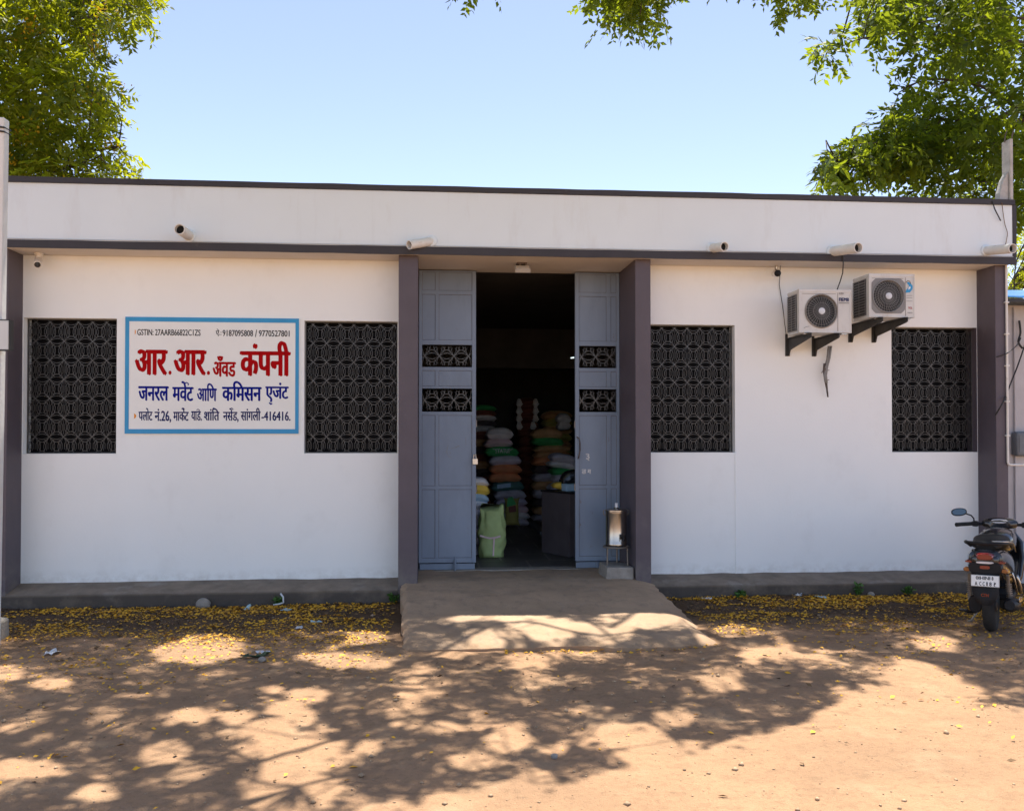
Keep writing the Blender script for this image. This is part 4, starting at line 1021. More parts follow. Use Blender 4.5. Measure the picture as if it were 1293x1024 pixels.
def cable(pts, r, label, mname='cable', name='hanging_cable'):
    m = MB(); P = [Vector((W(u, v, y)[0], y, W(u, v, y)[1])) for u, v, y in pts]
    Q = []
    for i in range(len(P) - 1):
        p0, p1, p2, p3 = P[max(i - 1, 0)], P[i], P[i + 1], P[min(i + 2, len(P) - 1)]
        for k in range(6):
            t = k / 6; Q.append(.5 * ((2 * p1) + (p2 - p0) * t + (2 * p0 - 5 * p1 + 4 * p2 - p3) * t * t + (3 * p1 - p0 - 3 * p2 + p3) * t ** 3))
    Q.append(P[-1]); m.tube(Q, r, 6); return top(m, name, M[mname], label, 'cable')
cable([(1258, 451, YP - .02), (1272, 446, YP - .05), (1284, 436, 0), (1289, 427, .2)], .006, 'black cable curving from the right end pillar up to the neighbouring wall')
cable([(1257, 524, YP - .02), (1268, 505, YP - .06), (1277, 482, 0), (1285, 462, .1), (1296, 430, .2)], .008, 'thick black cable sloping across the conduit at the right end pillar')
cable([(1287, 405, .21), (1288.5, 420, .2), (1286, 432, .2), (1291, 440, .2)], .012, 'knotted black cable end hanging on the neighbouring wall under the tarp')
cable([(1253, 254, YA - .03), (1256, 264, YA - .04), (1260, 272, YA - .04), (1263.5, 279, YA - .03)], .007, 'short dark cable stub hanging over the parapet at its right end')
cable([(1265, 256, YA - .03), (1267, 272, YA - .02), (1269, 284, YA - .02), (1272, 294, YA - .02), (1271, 303, YA - .02), (1269, 312, YA - .02)], .004, 'thin brown wire trailing down the parapet above the rightmost spout', 'dry_leaf')

# ================================================================== SCOOTER
hx, hy = G(1252, 797)
SC = thing('motor_scooter', (hx, hy, 0.004), 'black motor scooter seen from behind, parked by the right end pillar', 'scooter', None, (0, R(-1), -R(38.5)))
def sc(mb, name, m, parent=None, **k): return mb.build(name, m, parent or SC, local=True, **k)
def wheel(y, rad, w):
    m = MB(); prof = []
    for k in range(13):
        a = math.pi * (k / 12 - .5); prof.append((rad - w * .42 + w * .42 * math.cos(a), w * .5 * math.sin(a)))
    prof = [(rad - .075, -w * .40)] + prof + [(rad - .075, w * .40)]
    m.lathe(prof, 48, (0, y, rad), 0); ty = sc(m, 'tyre', M['tyre'], smooth='auto')
    m = MB()
    for s in (-1, 1): m.lathe([(rad - .074, s * w * .38), (rad - .085, s * w * .34), (rad - .10, s * w * .20), (rad - .115, s * w * .20)], 40, (0, y, rad), 0)
    for k in range(6):
        a = k * math.pi / 3; m.tube([(0, y + .03 * math.cos(a), rad + .03 * math.sin(a)), (0, y + (rad - .09) * math.cos(a + .15), rad + (rad - .09) * math.sin(a + .15))], .014, 6)
    m.lathe([(.045, -.05), (.045, .05)], 16, (0, y, rad), 0); sc(m, 'rim', M['stand'], ty, smooth='auto')
wheel(0, .232, .105); wheel(1.22, .238, .09)
# rear body and seat
m = MB(); m.loft([(-.335, .655, .090, .055, 3.2), (-.31, .655, .132, .092, 3.2), (-.22, .645, .152, .112, 3), (-.05, .61, .170, .135, 2.8), (.18, .56, .178, .155, 2.8), (.40, .50, .165, .16, 2.8), (.50, .47, .12, .14, 3)], 28)
sc(m, 'body', M['black_gloss'], smooth='auto')
m = MB(); m.loft([(-.25, .765, .075, .022, 2.6), (-.20, .775, .115, .032, 2.6), (-.02, .785, .128, .042, 2.6), (.14, .785, .142, .058, 2.6), (.26, .775, .146, .060, 2.6), (.42, .745, .125, .060, 2.6), (.52, .70, .075, .040, 2.6)], 24)
sc(m, 'seat', M['seat'], smooth='auto')
# grab rail
m = MB(); P = []
for s in (-1, 1): pass
pts = [(.165, .16, .735), (.172, .0, .775), (.165, -.18, .800), (.135, -.32, .808), (.07, -.375, .812), (-.07, -.375, .812), (-.135, -.32, .808), (-.165, -.18, .800), (-.172, .0, .775), (-.165, .16, .735)]
m.tube(pts, .016, 10); g = sc(m, 'grab_rail', M['black_plastic'], smooth=True)
m = MB(); m.tube([(.06, -.365, .829), (.137, -.312, .825), (.175, -.18, .812), (.186, .0, .786), (.184, .16, .742), (.18, .30, .68)], .0065, 8); sc(m, 'bright_trim', M['chrome'], g, smooth=True)
# tail lamp cluster, indicators
m = MB(); m.loft([(-.372, .665, .075, .030, 3), (-.352, .665, .105, .045, 3), (-.30, .67, .115, .055, 3)], 24); tl = sc(m, 'tail_lamp', M['black_gloss'], smooth='auto')
m = MB(); m.loft([(-.384, .695, .055, .022, 3), (-.366, .695, .066, .030, 3), (-.33, .695, .072, .032, 3)], 20); sc(m, 'red_lens', M['red_lens'], tl, smooth='auto')
m = MB(); m.loft([(-.388, .648, .062, .008, 3), (-.37, .648, .070, .011, 3), (-.33, .648, .07, .011, 3)], 20); sc(m, 'clear_lens', M['clear_lens'], tl, smooth='auto')
m = MB(); m.loft([(-.386, .608, .038, .014, 4), (-.35, .608, .042, .017, 4)], 16); sc(m, 'reflector', M['red_lens'], tl, smooth='auto')
m = MB(); m.loft([(-.378, .600, .125, .045, 3.5), (-.30, .60, .135, .06, 3.5)], 20); sc(m, 'tail_cover', M['black_plastic'], smooth='auto')
for s in (-1, 1):
    m = MB(); m.loft([(-.345, .648, .034, .009, 2.2, s * .122), (-.315, .65, .040, .012, 2.2, s * .118)], 14); sc(m, 'side_lens', M['red_lens'], smooth='auto')
    m = MB(); m.tube([(s * .09, -.31, .58), (s * .13, -.315, .58)], .010, 8); m.loft([(-.345, .58, .024, .016, 2.2, s * .142), (-.332, .58, .030, .022, 2.2, s * .142), (-.305, .58, .022, .017, 2.2, s * .142)], 16)
    i = sc(m, 'indicator', M['amber_lens'], smooth='auto')
# rear mudguard with plate
m = MB(); n = 8; vs, fs = [], []
prof = [(-.345, .585, .105), (-.385, .545, .108), (-.405, .47, .107), (-.42, .41, .100), (-.43, .355, .086), (-.432, .315, .070), (-.428, .292, .045)]
for y, z, w in prof:
    for k in range(n + 1):
        q = -1 + 2 * k / n; vs.append((w * q, y + .028 * abs(q) ** 2.5, z))
L0 = len(vs); vs += [(a, b + .012, c) for a, b, c in vs]
for j in range(len(prof) - 1):
    for k in range(n):
        a = j * (n + 1) + k; fs.append((a, a + 1, a + n + 2, a + n + 1)); fs.append((L0 + a, L0 + a + n + 1, L0 + a + n + 2, L0 + a + 1))
m.add(vs, fs); mg = sc(m, 'mudguard', M['black_plastic'], smooth=True)
m = MB(); fit_text(m, 'CTN', -.028, .030, .366, .392, lambda u, v: (u, -.4335 - .0 + (.41 - v) * .06, v), .05); sc(m, 'red_mark', M['red_lens'], mg)
m = MB(); m.xform(Matrix.Identity(4)); m.box(-.108, .108, -.004, .004, -.048, .048); T = Matrix.Translation((0.004, -.421, .498)) @ Matrix.Rotation(R(-8), 4, 'X'); m.xform(T)
npl = sc(m, 'number_plate', M['sign_white'], bevel=.002)
m = MB(); pp = lambda u, v: tuple(T @ Vector((u, -.0048, v)))
for t, a, b, c_, d in (('0IHINI', -.070, .040, .010, .038), ('8', .050, .064, .010, .038), ('A', -.078, -.058, -.040, -.008), ('C', -.044, -.028, -.040, -.008), ('C', -.018, -.002, -.040, -.008), ('1', .010, .020, -.040, -.008), ('8', .032, .050, -.040, -.008), ('?', .064, .082, -.040, -.008)): fit_text(m, t, a, b, c_, d, pp, .03)
sc(m, 'plate_lettering', M['ink_black'], npl)
m = MB()
for q in ((-.106, .106, -.046, -.0445), (-.106, .106, .0445, .046), (-.106, -.1045, -.0445, .0445), (.1045, .106, -.0445, .0445)): m.box(q[0], q[1], -.0046, -.0042, q[2], q[3])
m.xform(T); sc(m, 'plate_border', M['ink_black'], npl)
# engine, exhaust, swing arm, stand, footboard
m = MB(); m.loft([(-.10, .24, .05, .07, 2.5, -.115), (.05, .25, .065, .095, 2.5, -.12), (.30, .27, .075, .10, 2.5, -.11), (.48, .28, .06, .08, 2.5, -.08)], 18); sc(m, 'engine_case', M['black_plastic'], smooth='auto')
m = MB(); m.tube([(.15, .46, .20), (.165, .30, .20), (.17, .22, .21)], .022, 10); m.tube([(.17, .22, .215), (.17, .18, .225), (.17, -.22, .275), (.17, -.26, .28)], [.03, .056, .058, .040], 18); ex = sc(m, 'exhaust', M['black_plastic'], smooth='auto')
m = MB(); m.prism([(.20, .255), (.20, .29), (-.12, .335), (-.14, .31), (-.10, .285)], 0, .229, .234); sc(m, 'heat_shield', M['chrome'], ex, bevel=.004)
for s in (-1, 1):
    m = MB(); m.tube([(s * .155, -.02, .235), (s * .15, -.14, .52)], .014, 8)
    for k in range(9):
        t = .15 + .07 * k; m.lathe([(.026, -.004), (.026, .004)], 12, (s * (.155 - .005 * t), -.02 - .12 * t, .235 + .285 * t), 2)
    sc(m, 'shock_absorber', M['stand'], smooth='auto')
m = MB(); m.box(-.14, .14, .46, .86, .20, .26); sc(m, 'footboard', M['black_plastic'], bevel=.02)
m = MB(); m.tube([(-.10, .42, .20), (-.20, .36, .012), (-.23, .34, .006)], .011, 8); sc(m, 'side_stand', M['stand'], smooth=True)
m = MB(); m.tube([(-.115, -.02, .16), (-.17, -.10, .17), (-.21, -.13, .19)], .012, 8); m.box(-.24, -.17, -.16, -.10, .182, .197); sc(m, 'foot_rest', M['black_plastic'], bevel=.004)
m = MB(); m.tube([(.17, .05, .52), (.185, .12, .42), (.19, .20, .33)], .010, 8); m.tube([(.185, .30, .46), (.20, .38, .36), (.20, .42, .30)], .018, 8); sc(m, 'side_trim', M['chrome'], smooth=True)
m = MB(); m.loft([(.40, .735, .06, .05, 2.4), (.46, .74, .125, .085, 2.5), (.60, .735, .155, .115, 2.5), (.76, .73, .160, .125, 2.5), (.90, .72, .14, .12, 2.5), (.95, .71, .09, .09, 2.5)], 24); sc(m, 'front_panel', M['black_gloss'], smooth='auto')
# front apron, steering head, front mudguard
m = MB(); vs, fs = [], []
for j, (y, z, w) in enumerate(((.84, .24, .15), (.90, .38, .19), (.95, .55, .215), (.98, .70, .20), (1.0, .79, .13))):
    for k in range(11):
        q = -1 + .2 * k; vs.append((w * q, y + .10 * (1 - q * q) + .0, z))
for j in range(4):
    for k in range(10): a = j * 11 + k; fs.append((a, a + 1, a + 12, a + 11))
m.add(vs, fs); o = sc(m, 'front_apron', M['black_gloss'], smooth=True); o.modifiers.new('thickness', 'SOLIDIFY').thickness = .03
m = MB(); m.loft([(.86, .66, .05, .10, 2.5), (.95, .69, .085, .14, 2.5), (1.03, .70, .07, .13, 2.5)], 18); sc(m, 'steering_head', M['black_plastic'], smooth='auto')
m = MB(); m.tube([(0, 1.02, .80), (0, 1.12, .52), (0, 1.2, .25)], .035, 10)
sc(m, 'fork', M['black_plastic'], smooth=True)
m = MB(); vs, fs = [], []
for j in range(13):
    a = R(20 + 140 * j / 12)
    for k in range(7):
        q = -1 + k / 3; vs.append((.065 * q, 1.22 + (.262 - .02 * q * q) * math.cos(a), .238 + (.262 - .02 * q * q) * math.sin(a)))
for j in range(12):
    for k in range(6): a = j * 7 + k; fs.append((a, a + 1, a + 8, a + 7))
m.add(vs, fs); o = sc(m, 'front_mudguard', M['black_gloss'], smooth=True); o.modifiers.new('thickness', 'SOLIDIFY').thickness = .006
# handlebar cover, dash, grips, levers, mirrors
m = MB(); m.loft([(.93, .865, .10, .035, 2.6), (.97, .870, .16, .052, 2.6), (1.06, .87, .15, .055, 2.6), (1.12, .86, .09, .04, 2.6)], 24); hb = sc(m, 'handlebar_cover', M['black_gloss'], smooth='auto')
m = MB(); m.loft([(-.010, 0, .070, .020, 2.6), (.006, 0, .078, .026, 2.6)], 20); m.xform(Matrix.Translation((0, .945, .893)) @ Matrix.Rotation(R(-38), 4, 'X')); sc(m, 'dash', M['clear_lens'], hb, smooth='auto')
m = MB(); m.loft([(.94, .80, .05, .05, 2.4), (1.02, .80, .06, .06, 2.4)], 16); sc(m, 'steering_column', M['black_plastic'], smooth='auto')
for s in (-1, 1):
    m = MB(); m.tube([(s * .13, .99, .862), (s * .24, .965, .862), (s * .27, .955, .860)], .015, 10); sc(m, 'handlebar', M['black_plastic'], smooth='auto')
    m = MB(); m.tube([(s * .245, .965, .862), (s * .25, .962, .862), (s * .385, .925, .850), (s * .392, .923, .850)], [.020, .019, .0195, .013], 12); sc(m, 'grip', M['tyre'], smooth='auto')
    m = MB(); m.tube([(s * .22, .995, .858), (s * .26, 1.0, .852), (s * .37, .965, .835), (s * .385, .957, .832)], .007, 8); sc(m, 'brake_lever', M['chrome'], smooth=True)
    m = MB(); m.loft([(.94, .862, .03, .026, 2.8, s * .215), (.98, .862, .034, .030, 2.8, s * .215)], 14); sc(m, 'switch_box', M['black_plastic'], smooth='auto')
    m = MB(); m.tube([(s * .225, .975, .88), (s * .228, .97, .915), (s * .25, .96, .945), (s * .30, .95, .962)], .007, 8); mi = sc(m, 'mirror', M['black_plastic'], smooth=True)
    T = Matrix.Translation((s * .355, .945, .975)) @ Matrix.Rotation(R(s * 6), 4, 'Y') @ Matrix.Rotation(R(s * -14), 4, 'Z') @ Matrix.Rotation(R(-13), 4, 'X')
    m = MB(); m.loft([(-.006, 0, .066, .034, 2.3), (.0, 0, .072, .040, 2.3), (.018, 0, .058, .030, 2.2), (.024, 0, .02, .012, 2)], 24); m.xform(T); sc(m, 'mirror_shell', M['black_plastic'], mi, smooth='auto')
    m = MB(); m.loft([(-.009, 0, .062, .031, 2.3), (-.0065, 0, .063, .032, 2.3)], 24); m.xform(T); sc(m, 'mirror_glass', M['mirror'], mi)
m = MB(); fit_text(m, 'C', .012, .034, .0, .022, lambda u, v: (u + .02, -.05 + .0 + v * .0 + .0 - .2, .82 + v), .02)
m = MB(); m.loft([(-.01, 0, .026, .012, 2.2), (.01, 0, .026, .012, 2.2)], 14); m.xform(Matrix.Translation((.07, .22, .812)) @ Matrix.Rotation(R(80), 4, 'X')); sc(m, 'red_badge', M['red_lens'], smooth='auto')

# ================================================================== SACKS AND COUNTER IN THE HALL
def sackcloth(name, c, v=.14): return mat(name, tuple(min(.85, q * 1.8) for q in c), .65, v, 5, .35, 260, dist=.004)
SK = dict(white=sackcloth('sack_white', (.50, .48, .47)), grey=sackcloth('sack_grey', (.36, .35, .39)), lilac=sackcloth('sack_lilac', (.40, .38, .45)), green=sackcloth('sack_green', (.03, .24, .07)),
          orange=sackcloth('sack_orange_brown', (.44, .19, .09)), tan=sackcloth('sack_tan', (.40, .25, .12)), teal=sackcloth('sack_teal', (.05, .13, .13)), blue=sackcloth('sack_blue', (.22, .35, .55)),
          pink=sackcloth('sack_pinkish', (.46, .36, .38)), red=sackcloth('sack_red_brown', (.13, .045, .03)), yellow=sackcloth('sack_yellow', (.62, .34, .05)), dark=sackcloth('sack_dark', (.06, .05, .05)),
          lime=sackcloth('sack_lime', (.25, .33, .14)), print=sackcloth('sack_printed', (.20, .22, .04)), khaki=sackcloth('sack_khaki', (.27, .25, .07)))
def sack_mb(w, d, h, seed, ears=.03):
    rs = np.random.default_rng(seed); n, k = 22, 16
    vs, fs = [], []; o = rs.uniform(0, 50)
    for sgn in (1, -1):
        for i in range(n + 1):
            for j in range(k + 1):
                u, v = -1 + 2 * i / n, -1 + 2 * j / k
                t = max(0, (1 - abs(u) ** 3.2) * (1 - abs(v) ** 3.2)) ** .32
                wr = 1 + .16 * (float(vnoise(np.array(u * 3 + o), np.array(v * 3 + o), seed)) - .5) + .06 * (float(vnoise(np.array(u * 9 + o), np.array(v * 7), seed + 1)) - .5)
                e = ears * (abs(u) * abs(v)) ** 6
                vs.append((w / 2 * u * (1 - .05 * v * v) + e * np.sign(u), d / 2 * v * (1 - .06 * u * u) + e * np.sign(v), sgn * h / 2 * t * wr - .018 * (abs(u) ** 2) * sgn * 0 - .025 * abs(u) ** 2.5))
    q = (n + 1) * (k + 1)
    for i in range(n):
        for j in range(k):
            a = i * (k + 1) + j; fs.append((a, a + k + 1, a + k + 2, a + 1)); fs.append((q + a, q + a + 1, q + a + k + 2, q + a + k + 1))
    m = MB(); m.add(vs, fs); return m
ORD = ['topmost', 'second from the top', 'third from the top', 'fourth from the top', 'fifth from the top', 'sixth from the top', 'seventh from the top', 'eighth from the top', 'ninth from the top', 'tenth from the top', 'eleventh from the top', 'lowest']
sack_no = [0]
def sack_at(pc, pw, y0, y1, Y, m, label, depth=.5, tilt=0, group='filled sacks stacked in the hall', name='grain_sack', yaw=0):
    sack_no[0] += 1; s = sack_no[0]
    x, zc = W(pc, (y0 + y1) / 2, Y); wd = pw * (Y + CAM_D) / FPX; h = (y1 - y0) * (Y + CAM_D) / FPX * 1.18
    mb = sack_mb(wd, depth, h, s)
    mb.xform(Matrix.Translation((x, Y, zc)) @ Matrix.Rotation(R(yaw), 4, 'Z') @ Matrix.Rotation(R(tilt), 4, 'Y'))
    return top(mb, name, SK[m], label, 'sack', group, smooth=True)
YA1 = 5.6
colA = [(630, 33, 541, 554, 'white', 'off-white'), (628.5, 35, 554, 564, 'pink', 'pinkish white'), (633, 42, 564, 575, 'green', 'bright green lettered'), (637, 40, 575, 586, 'lilac', 'lilac grey'), (637.5, 40, 586, 596.5, 'orange', 'orange-brown'), (636.5, 40, 596.5, 607.5, 'orange', 'orange-brown'),
        (640, 41, 607.5, 618, 'teal', 'dark teal'), (643, 40, 618, 628.5, 'grey', 'grey'), (644, 41, 628.5, 637, 'lilac', 'lilac grey'), (645.5, 42, 637, 645.5, 'pink', 'pinkish white'), (647, 42, 645.5, 654, 'white', 'off-white'), (646, 42, 654, 662.5, 'grey', 'grey')]
for k, (pc, pw, a, b, m, cn) in enumerate(colA):
    o = sack_at(pc, pw, a, b, YA1, m, f'{cn} sack, {ORD[k]} of the tall centre stack in the hall', depth=.62, tilt=random.uniform(-3, 3))
    if m == 'green':
        mk = MB(); fit_text(mk, 'TETATUSO', 622, 649, 571.8, 566.6, lambda u, v: (WX(u, YA1 - .33), YA1 - .318 + .05 * abs((u - 635) / 14) ** 2, WZ(635, v, YA1 - .33)), .03)
        mk.build('lettering', M['litter_white'], o)
    if cn == 'dark teal':
        mk = MB(); mk.add([(WX(u, YA1 - .33), YA1 - .322, WZ(640, v, YA1 - .33)) for u, v in ((628, 617), (645, 615), (645, 610), (628, 612))], [(0, 1, 2, 3)]); mk.build('paper_label', SK['blue'], o)
YB1 = 6.6
colB = [(689, 38, 542, 553, 'tan', 'tan'), (690, 40, 552.5, 562, 'green', 'dark green'), (696, 46, 562, 569.5, 'tan', 'tan'), (696, 46, 569.5, 577.5, 'tan', 'tan'), (693, 46, 577.5, 587, 'orange', 'orange-brown'), (694, 46, 587, 597, 'dark', 'dark'), (694, 46, 597, 607, 'grey', 'grey'), (694, 46, 607, 617, 'tan', 'tan'), (694, 46, 617, 628, 'grey', 'grey'), (694, 46, 628, 638, 'dark', 'dark'), (694, 46, 638, 648, 'tan', 'tan'), (694, 46, 648, 658, 'grey', 'grey')]
for k, (pc, pw, a, b, m, cn) in enumerate(colB):
    sack_at(pc, pw, a, b, YB1, m, f'{cn} sack, {ORD[k]} of the stack behind the counter', depth=.6, tilt=random.uniform(-2, 2))
for k, (pc, pw, a, b, m, cn, dY) in enumerate([(712, 36, 574, 584, 'grey', 'grey', 0), (711, 40, 583, 591, 'white', 'off-white', .05), (713, 38, 591, 600, 'green', 'dark green', .1), (714, 36, 599, 609, 'grey', 'grey', 0)]):
    sack_at(pc, pw, a, b, 4.2 + dY, m, f'slumped {cn} sack, {ORD[k]} of the heap beside the right door leaf', depth=.6, tilt=12 - 3 * k)
# the heap rests on lower sacks hidden by the counter
for k in range(5): sack_at(712, 40, 609 + k * 11.5, 620.5 + k * 11.5, 4.25, ['grey', 'tan', 'white', 'dark', 'tan'][k], f'{["grey","tan","off-white","dark","tan"][k]} sack behind the counter, layer {["one","two","three","four","five"][k]} below the slumped heap', depth=.6)
YC1 = 8.6
for k in range(14):
    a = 503.5 + k * 9.6
    sack_at(664 + (k % 2), 26, a, a + 9.8, YC1, 'red', f'red-brown bale, {(ORD[:11] + ["twelfth from the top", "thirteenth from the top", "lowest"])[k]} of the rear stack', depth=.9, group='bales stacked at the rear')
    for pc in (655.5, 676) if k < 4 else ():
        sack_at(pc if k != 3 else pc - 3 * (pc > 660), 6, a + .5, a + 9.3, YC1 - .46, 'white', f'white {"left" if pc < 660 else "right"} end of the rear bale {ORD[k]} in its stack', depth=.10, group='white bale ends', name='bale_end')
for k in range(14):
    a = 519.5 + k * 9.2
    sack_at(702, 36, a, a + 9.6, 8.0, ['tan', 'khaki'][k % 2], f'{["tan", "khaki"][k % 2]} sack, {(ORD[:11] + ["twelfth from the top", "thirteenth from the top", "lowest"])[k]} of the dim rear right stack', depth=.7, group='sacks in the dim rear right stack')
sack_at(711, 18, 523, 533, 7.4, 'white', 'crumpled white sack hanging over the rear right stack, upper one', depth=.3, tilt=8); sack_at(711, 16, 532, 542, 7.4, 'white', 'crumpled white sack hanging over the rear right stack, lower one', depth=.3, tilt=-6)
for k, (a, b, m) in enumerate([(512, 519, 'green'), (518, 525, 'red'), (524, 531, 'white'), (531, 538, 'dark'), (537.5, 545, 'white')] + [(545 + 9.2 * q, 554.4 + 9.2 * q, ['red', 'tan', 'dark'][q % 3]) for q in range(13)]):
    cn = {'green': 'dark green', 'red': 'red-brown', 'white': 'off-white', 'dark': 'dark', 'tan': 'tan'}[m]
    sack_at(609, 34, a, b, 7.0, m, f'{cn} sack behind the left door leaf, layer {["one","two","three","four","five","six","seven","eight","nine","ten","eleven","twelve","thirteen","fourteen","fifteen","sixteen","seventeen","eighteen"][k]} from the top', depth=.6)
for k, (a, b, m, cn) in enumerate([(603, 612, 'white', 'white'), (611, 623, 'yellow', 'yellow-orange'), (622, 632, 'blue', 'pale blue'), (631, 642, 'white', 'brown-printed white')] + [(641.5 + 12 * q, 654 + 12 * q, 'grey', 'grey') for q in range(5)]):
    sack_at(602.5 + (k % 2), 27, a, b, 1.95, m, f'{cn} bag, {ORD[k]} in the pile by the left door leaf' if k < 4 else f'grey bag behind green sack, {["first","second","third","fourth","fifth"][k-4]} below the printed bags', depth=.4, tilt=4)
# standing green woven sack by the door
gx_, gy_ = G(620, 703, FLOOR); gz = WZ(620, 641, gy_); gw = 33 * (gy_ + CAM_D) / FPX; gh = gz - FLOOR
m = MB(); vs, fs = [], []; NK = 40; NJ = 26
for j in range(NJ + 1):
    t = j / NJ; z = FLOOR + .002 + gh * t
    hw = gw / 2 * (.90 + .14 * math.sin(math.pi * min(1, t * 1.15)) - .10 * max(0, t - .6) / .4); hd = .125 * (1 - .72 * max(0, (t - .62) / .38) ** 1.3) * (1 - .25 * max(0, .06 - t) / .06)
    for k in range(NK):
        a = 2 * math.pi * k / NK; ca, sa = math.cos(a), math.sin(a); e = 2.7
        fold = 1 + (.22 * max(0, t - .40)) * math.sin(a * 7 + 2 * t) + .045 * math.sin(a * 3 + 9 * t) + .035 * math.sin(a * 5 - 17 * t) + .16 * (float(vnoise(np.array(a * 2.2 + 9), np.array(t * 6), 77)) - .5)
        x = hw * math.copysign(abs(ca) ** (2 / e), ca) * fold; y = hd * math.copysign(abs(sa) ** (2 / e), sa) * fold
        zz = z + (.10 * abs(ca) ** 3 - .05 + .02 * math.sin(a * 3)) * max(0, (t - .8) / .2) + (-.012 * abs(ca) ** 4 if t < .05 else 0)
        vs.append((gx_ + x + .012 * math.sin(3 * t), gy_ + y, zz))
for j in range(NJ):
    for k in range(NK): a = j * NK + k; b = j * NK + (k + 1) % NK; fs.append((a, b, b + NK, a + NK))
fs.append(tuple(range(NK))); fs.append(tuple(NJ * NK + k for k in range(NK)))
m.add(vs, fs)
gs = thing('woven_sack', (gx_, gy_, FLOOR), 'upright light green woven sack standing in the doorway by the left door leaf', 'sack')
m.build('sackcloth', SK['lime'], gs, smooth=True)
m = MB(); gp = lambda u, v: (WX(u, gy_ - .14), gy_ - .1345 - .004, WZ(620, v, gy_ - .14))
stroke(m, [(606, 676), (612, 678), (619, 679.5), (627, 678.5), (632, 677)], 2.2, gp); stroke(m, [(624, 679.5), (623.5, 688), (623, 702)], 2.0, gp)
m.build('seam_tape', SK['pink'], gs)
# printed standing bag, paper on floor, counter with things on it
px_, py_ = W(646.5, 630, 5.0)[0], 5.0
m = sack_mb(17 * (5.0 + CAM_D) / FPX, 34 * (5 + CAM_D) / FPX, .16, 901); zc = WZ(646, 646, 5.0)
m.xform(Matrix.Translation((px_, py_, zc)) @ Matrix.Rotation(R(84), 4, 'X'))
pb = top(m, 'printed_bag', SK['khaki'], 'printed green and red bag leaning upright against the centre stack', 'bag', smooth=True)
m = MB(); pq = lambda u, v: (WX(u, 4.9), 4.895 - .0 + (646 - v) * .0012, WZ(646, v, 4.9))
m.add([pq(641, 629), pq(647, 627), pq(652, 637), pq(640, 640)], [(0, 1, 2, 3)]); m.build('green_print', SK['green'], pb)
m = MB(); m.add([(p[0], p[1] - .004, p[2]) for p in (pq(642, 640), pq(651, 638), pq(652, 646), pq(643, 647))], [(0, 1, 2, 3)]); m.build('red_print', SK['red'], pb)
x0, y0 = G(668, 664, FLOOR); x1, y1 = G(690, 676, FLOOR)
m = MB(); m.box(min(x0, x1), max(x0, x1), y1, y0, FLOOR + .004, FLOOR + .06); top(m, 'low_platform', M['meter'], 'pale grey low platform on the floor behind the counter', 'platform', bevel=.004)
ca, cb = G(684, 697, FLOOR), G(727, 705.5, FLOOR)
cdir = (Vector((cb[0], cb[1], 0)) - Vector((ca[0], ca[1], 0))).normalized(); cn_ = Vector((-cdir.y, cdir.x, 0)); ctop = WZ(684, 618.5, ca[1])
ct = thing('shop_counter', (ca[0], ca[1], FLOOR), 'dark grey plain counter angled just inside the right door leaf', 'counter')
A_ = Vector((ca[0], ca[1], 0)); Bq = A_ + cdir * .62
def slab(p, q, w, z0, z1):
    return MB().add([(p.x, p.y, z0), (q.x, q.y, z0), (q.x + cn_.x * w, q.y + cn_.y * w, z0), (p.x + cn_.x * w, p.y + cn_.y * w, z0), (p.x, p.y, z1), (q.x, q.y, z1), (q.x + cn_.x * w, q.y + cn_.y * w, z1), (p.x + cn_.x * w, p.y + cn_.y * w, z1)], [(0, 3, 2, 1), (4, 5, 6, 7), (0, 1, 5, 4), (1, 2, 6, 5), (2, 3, 7, 6), (3, 0, 4, 7)])
slab(A_, Bq, .42, FLOOR + .002, ctop - .022).build('body', M['counter'], ct, bevel=.004)
slab(A_ - cdir * .01 - cn_ * .012, Bq + cdir * .01, .44, ctop - .0215, ctop).build('counter_top', M['black_plastic'], ct, bevel=.003)
def on_counter(s, w): return A_ + cdir * s + cn_ * w
p = on_counter(.36, .2); m = MB(); m.box(-.09, .09, -.07, .07, 0, .09); m.xform(Matrix.Translation((p.x, p.y, ctop + .001)) @ Matrix.Rotation(R(20), 4, 'Z')); top(m, 'blue_box', SK['blue'], 'small blue and white box on the counter by the right door leaf', 'box', bevel=.004)
p = on_counter(.14, .22); m = sack_mb(.24, .2, .09, 333); m.xform(Matrix.Translation((p.x, p.y, ctop + .05)) @ Matrix.Rotation(R(14), 4, 'Y')); top(m, 'orange_packet', SK['yellow'], 'crumpled orange packet lying on the dark counter', 'packet', smooth=True)
p = on_counter(.22, .32); m = sack_mb(.30, .22, .22, 335, .05); m.xform(Matrix.Translation((p.x, p.y, ctop + .15)) @ Matrix.Rotation(R(-20), 4, 'Y')); top(m, 'black_bag', M['black_gloss'], 'shiny black plastic bag heaped on the counter behind the orange packet', 'bag', smooth=True)
x, z = W(721, 452, 4.5); m = MB(); m.tube([(x - .004, 4.5, z - .001), (x + .05, 4.5, z + .006)], .010, 8); top(m, 'tube_lamp', M['tube_glow'], 'small lit lamp tube glinting in the dark hall by the right door leaf', 'lamp', smooth='auto')

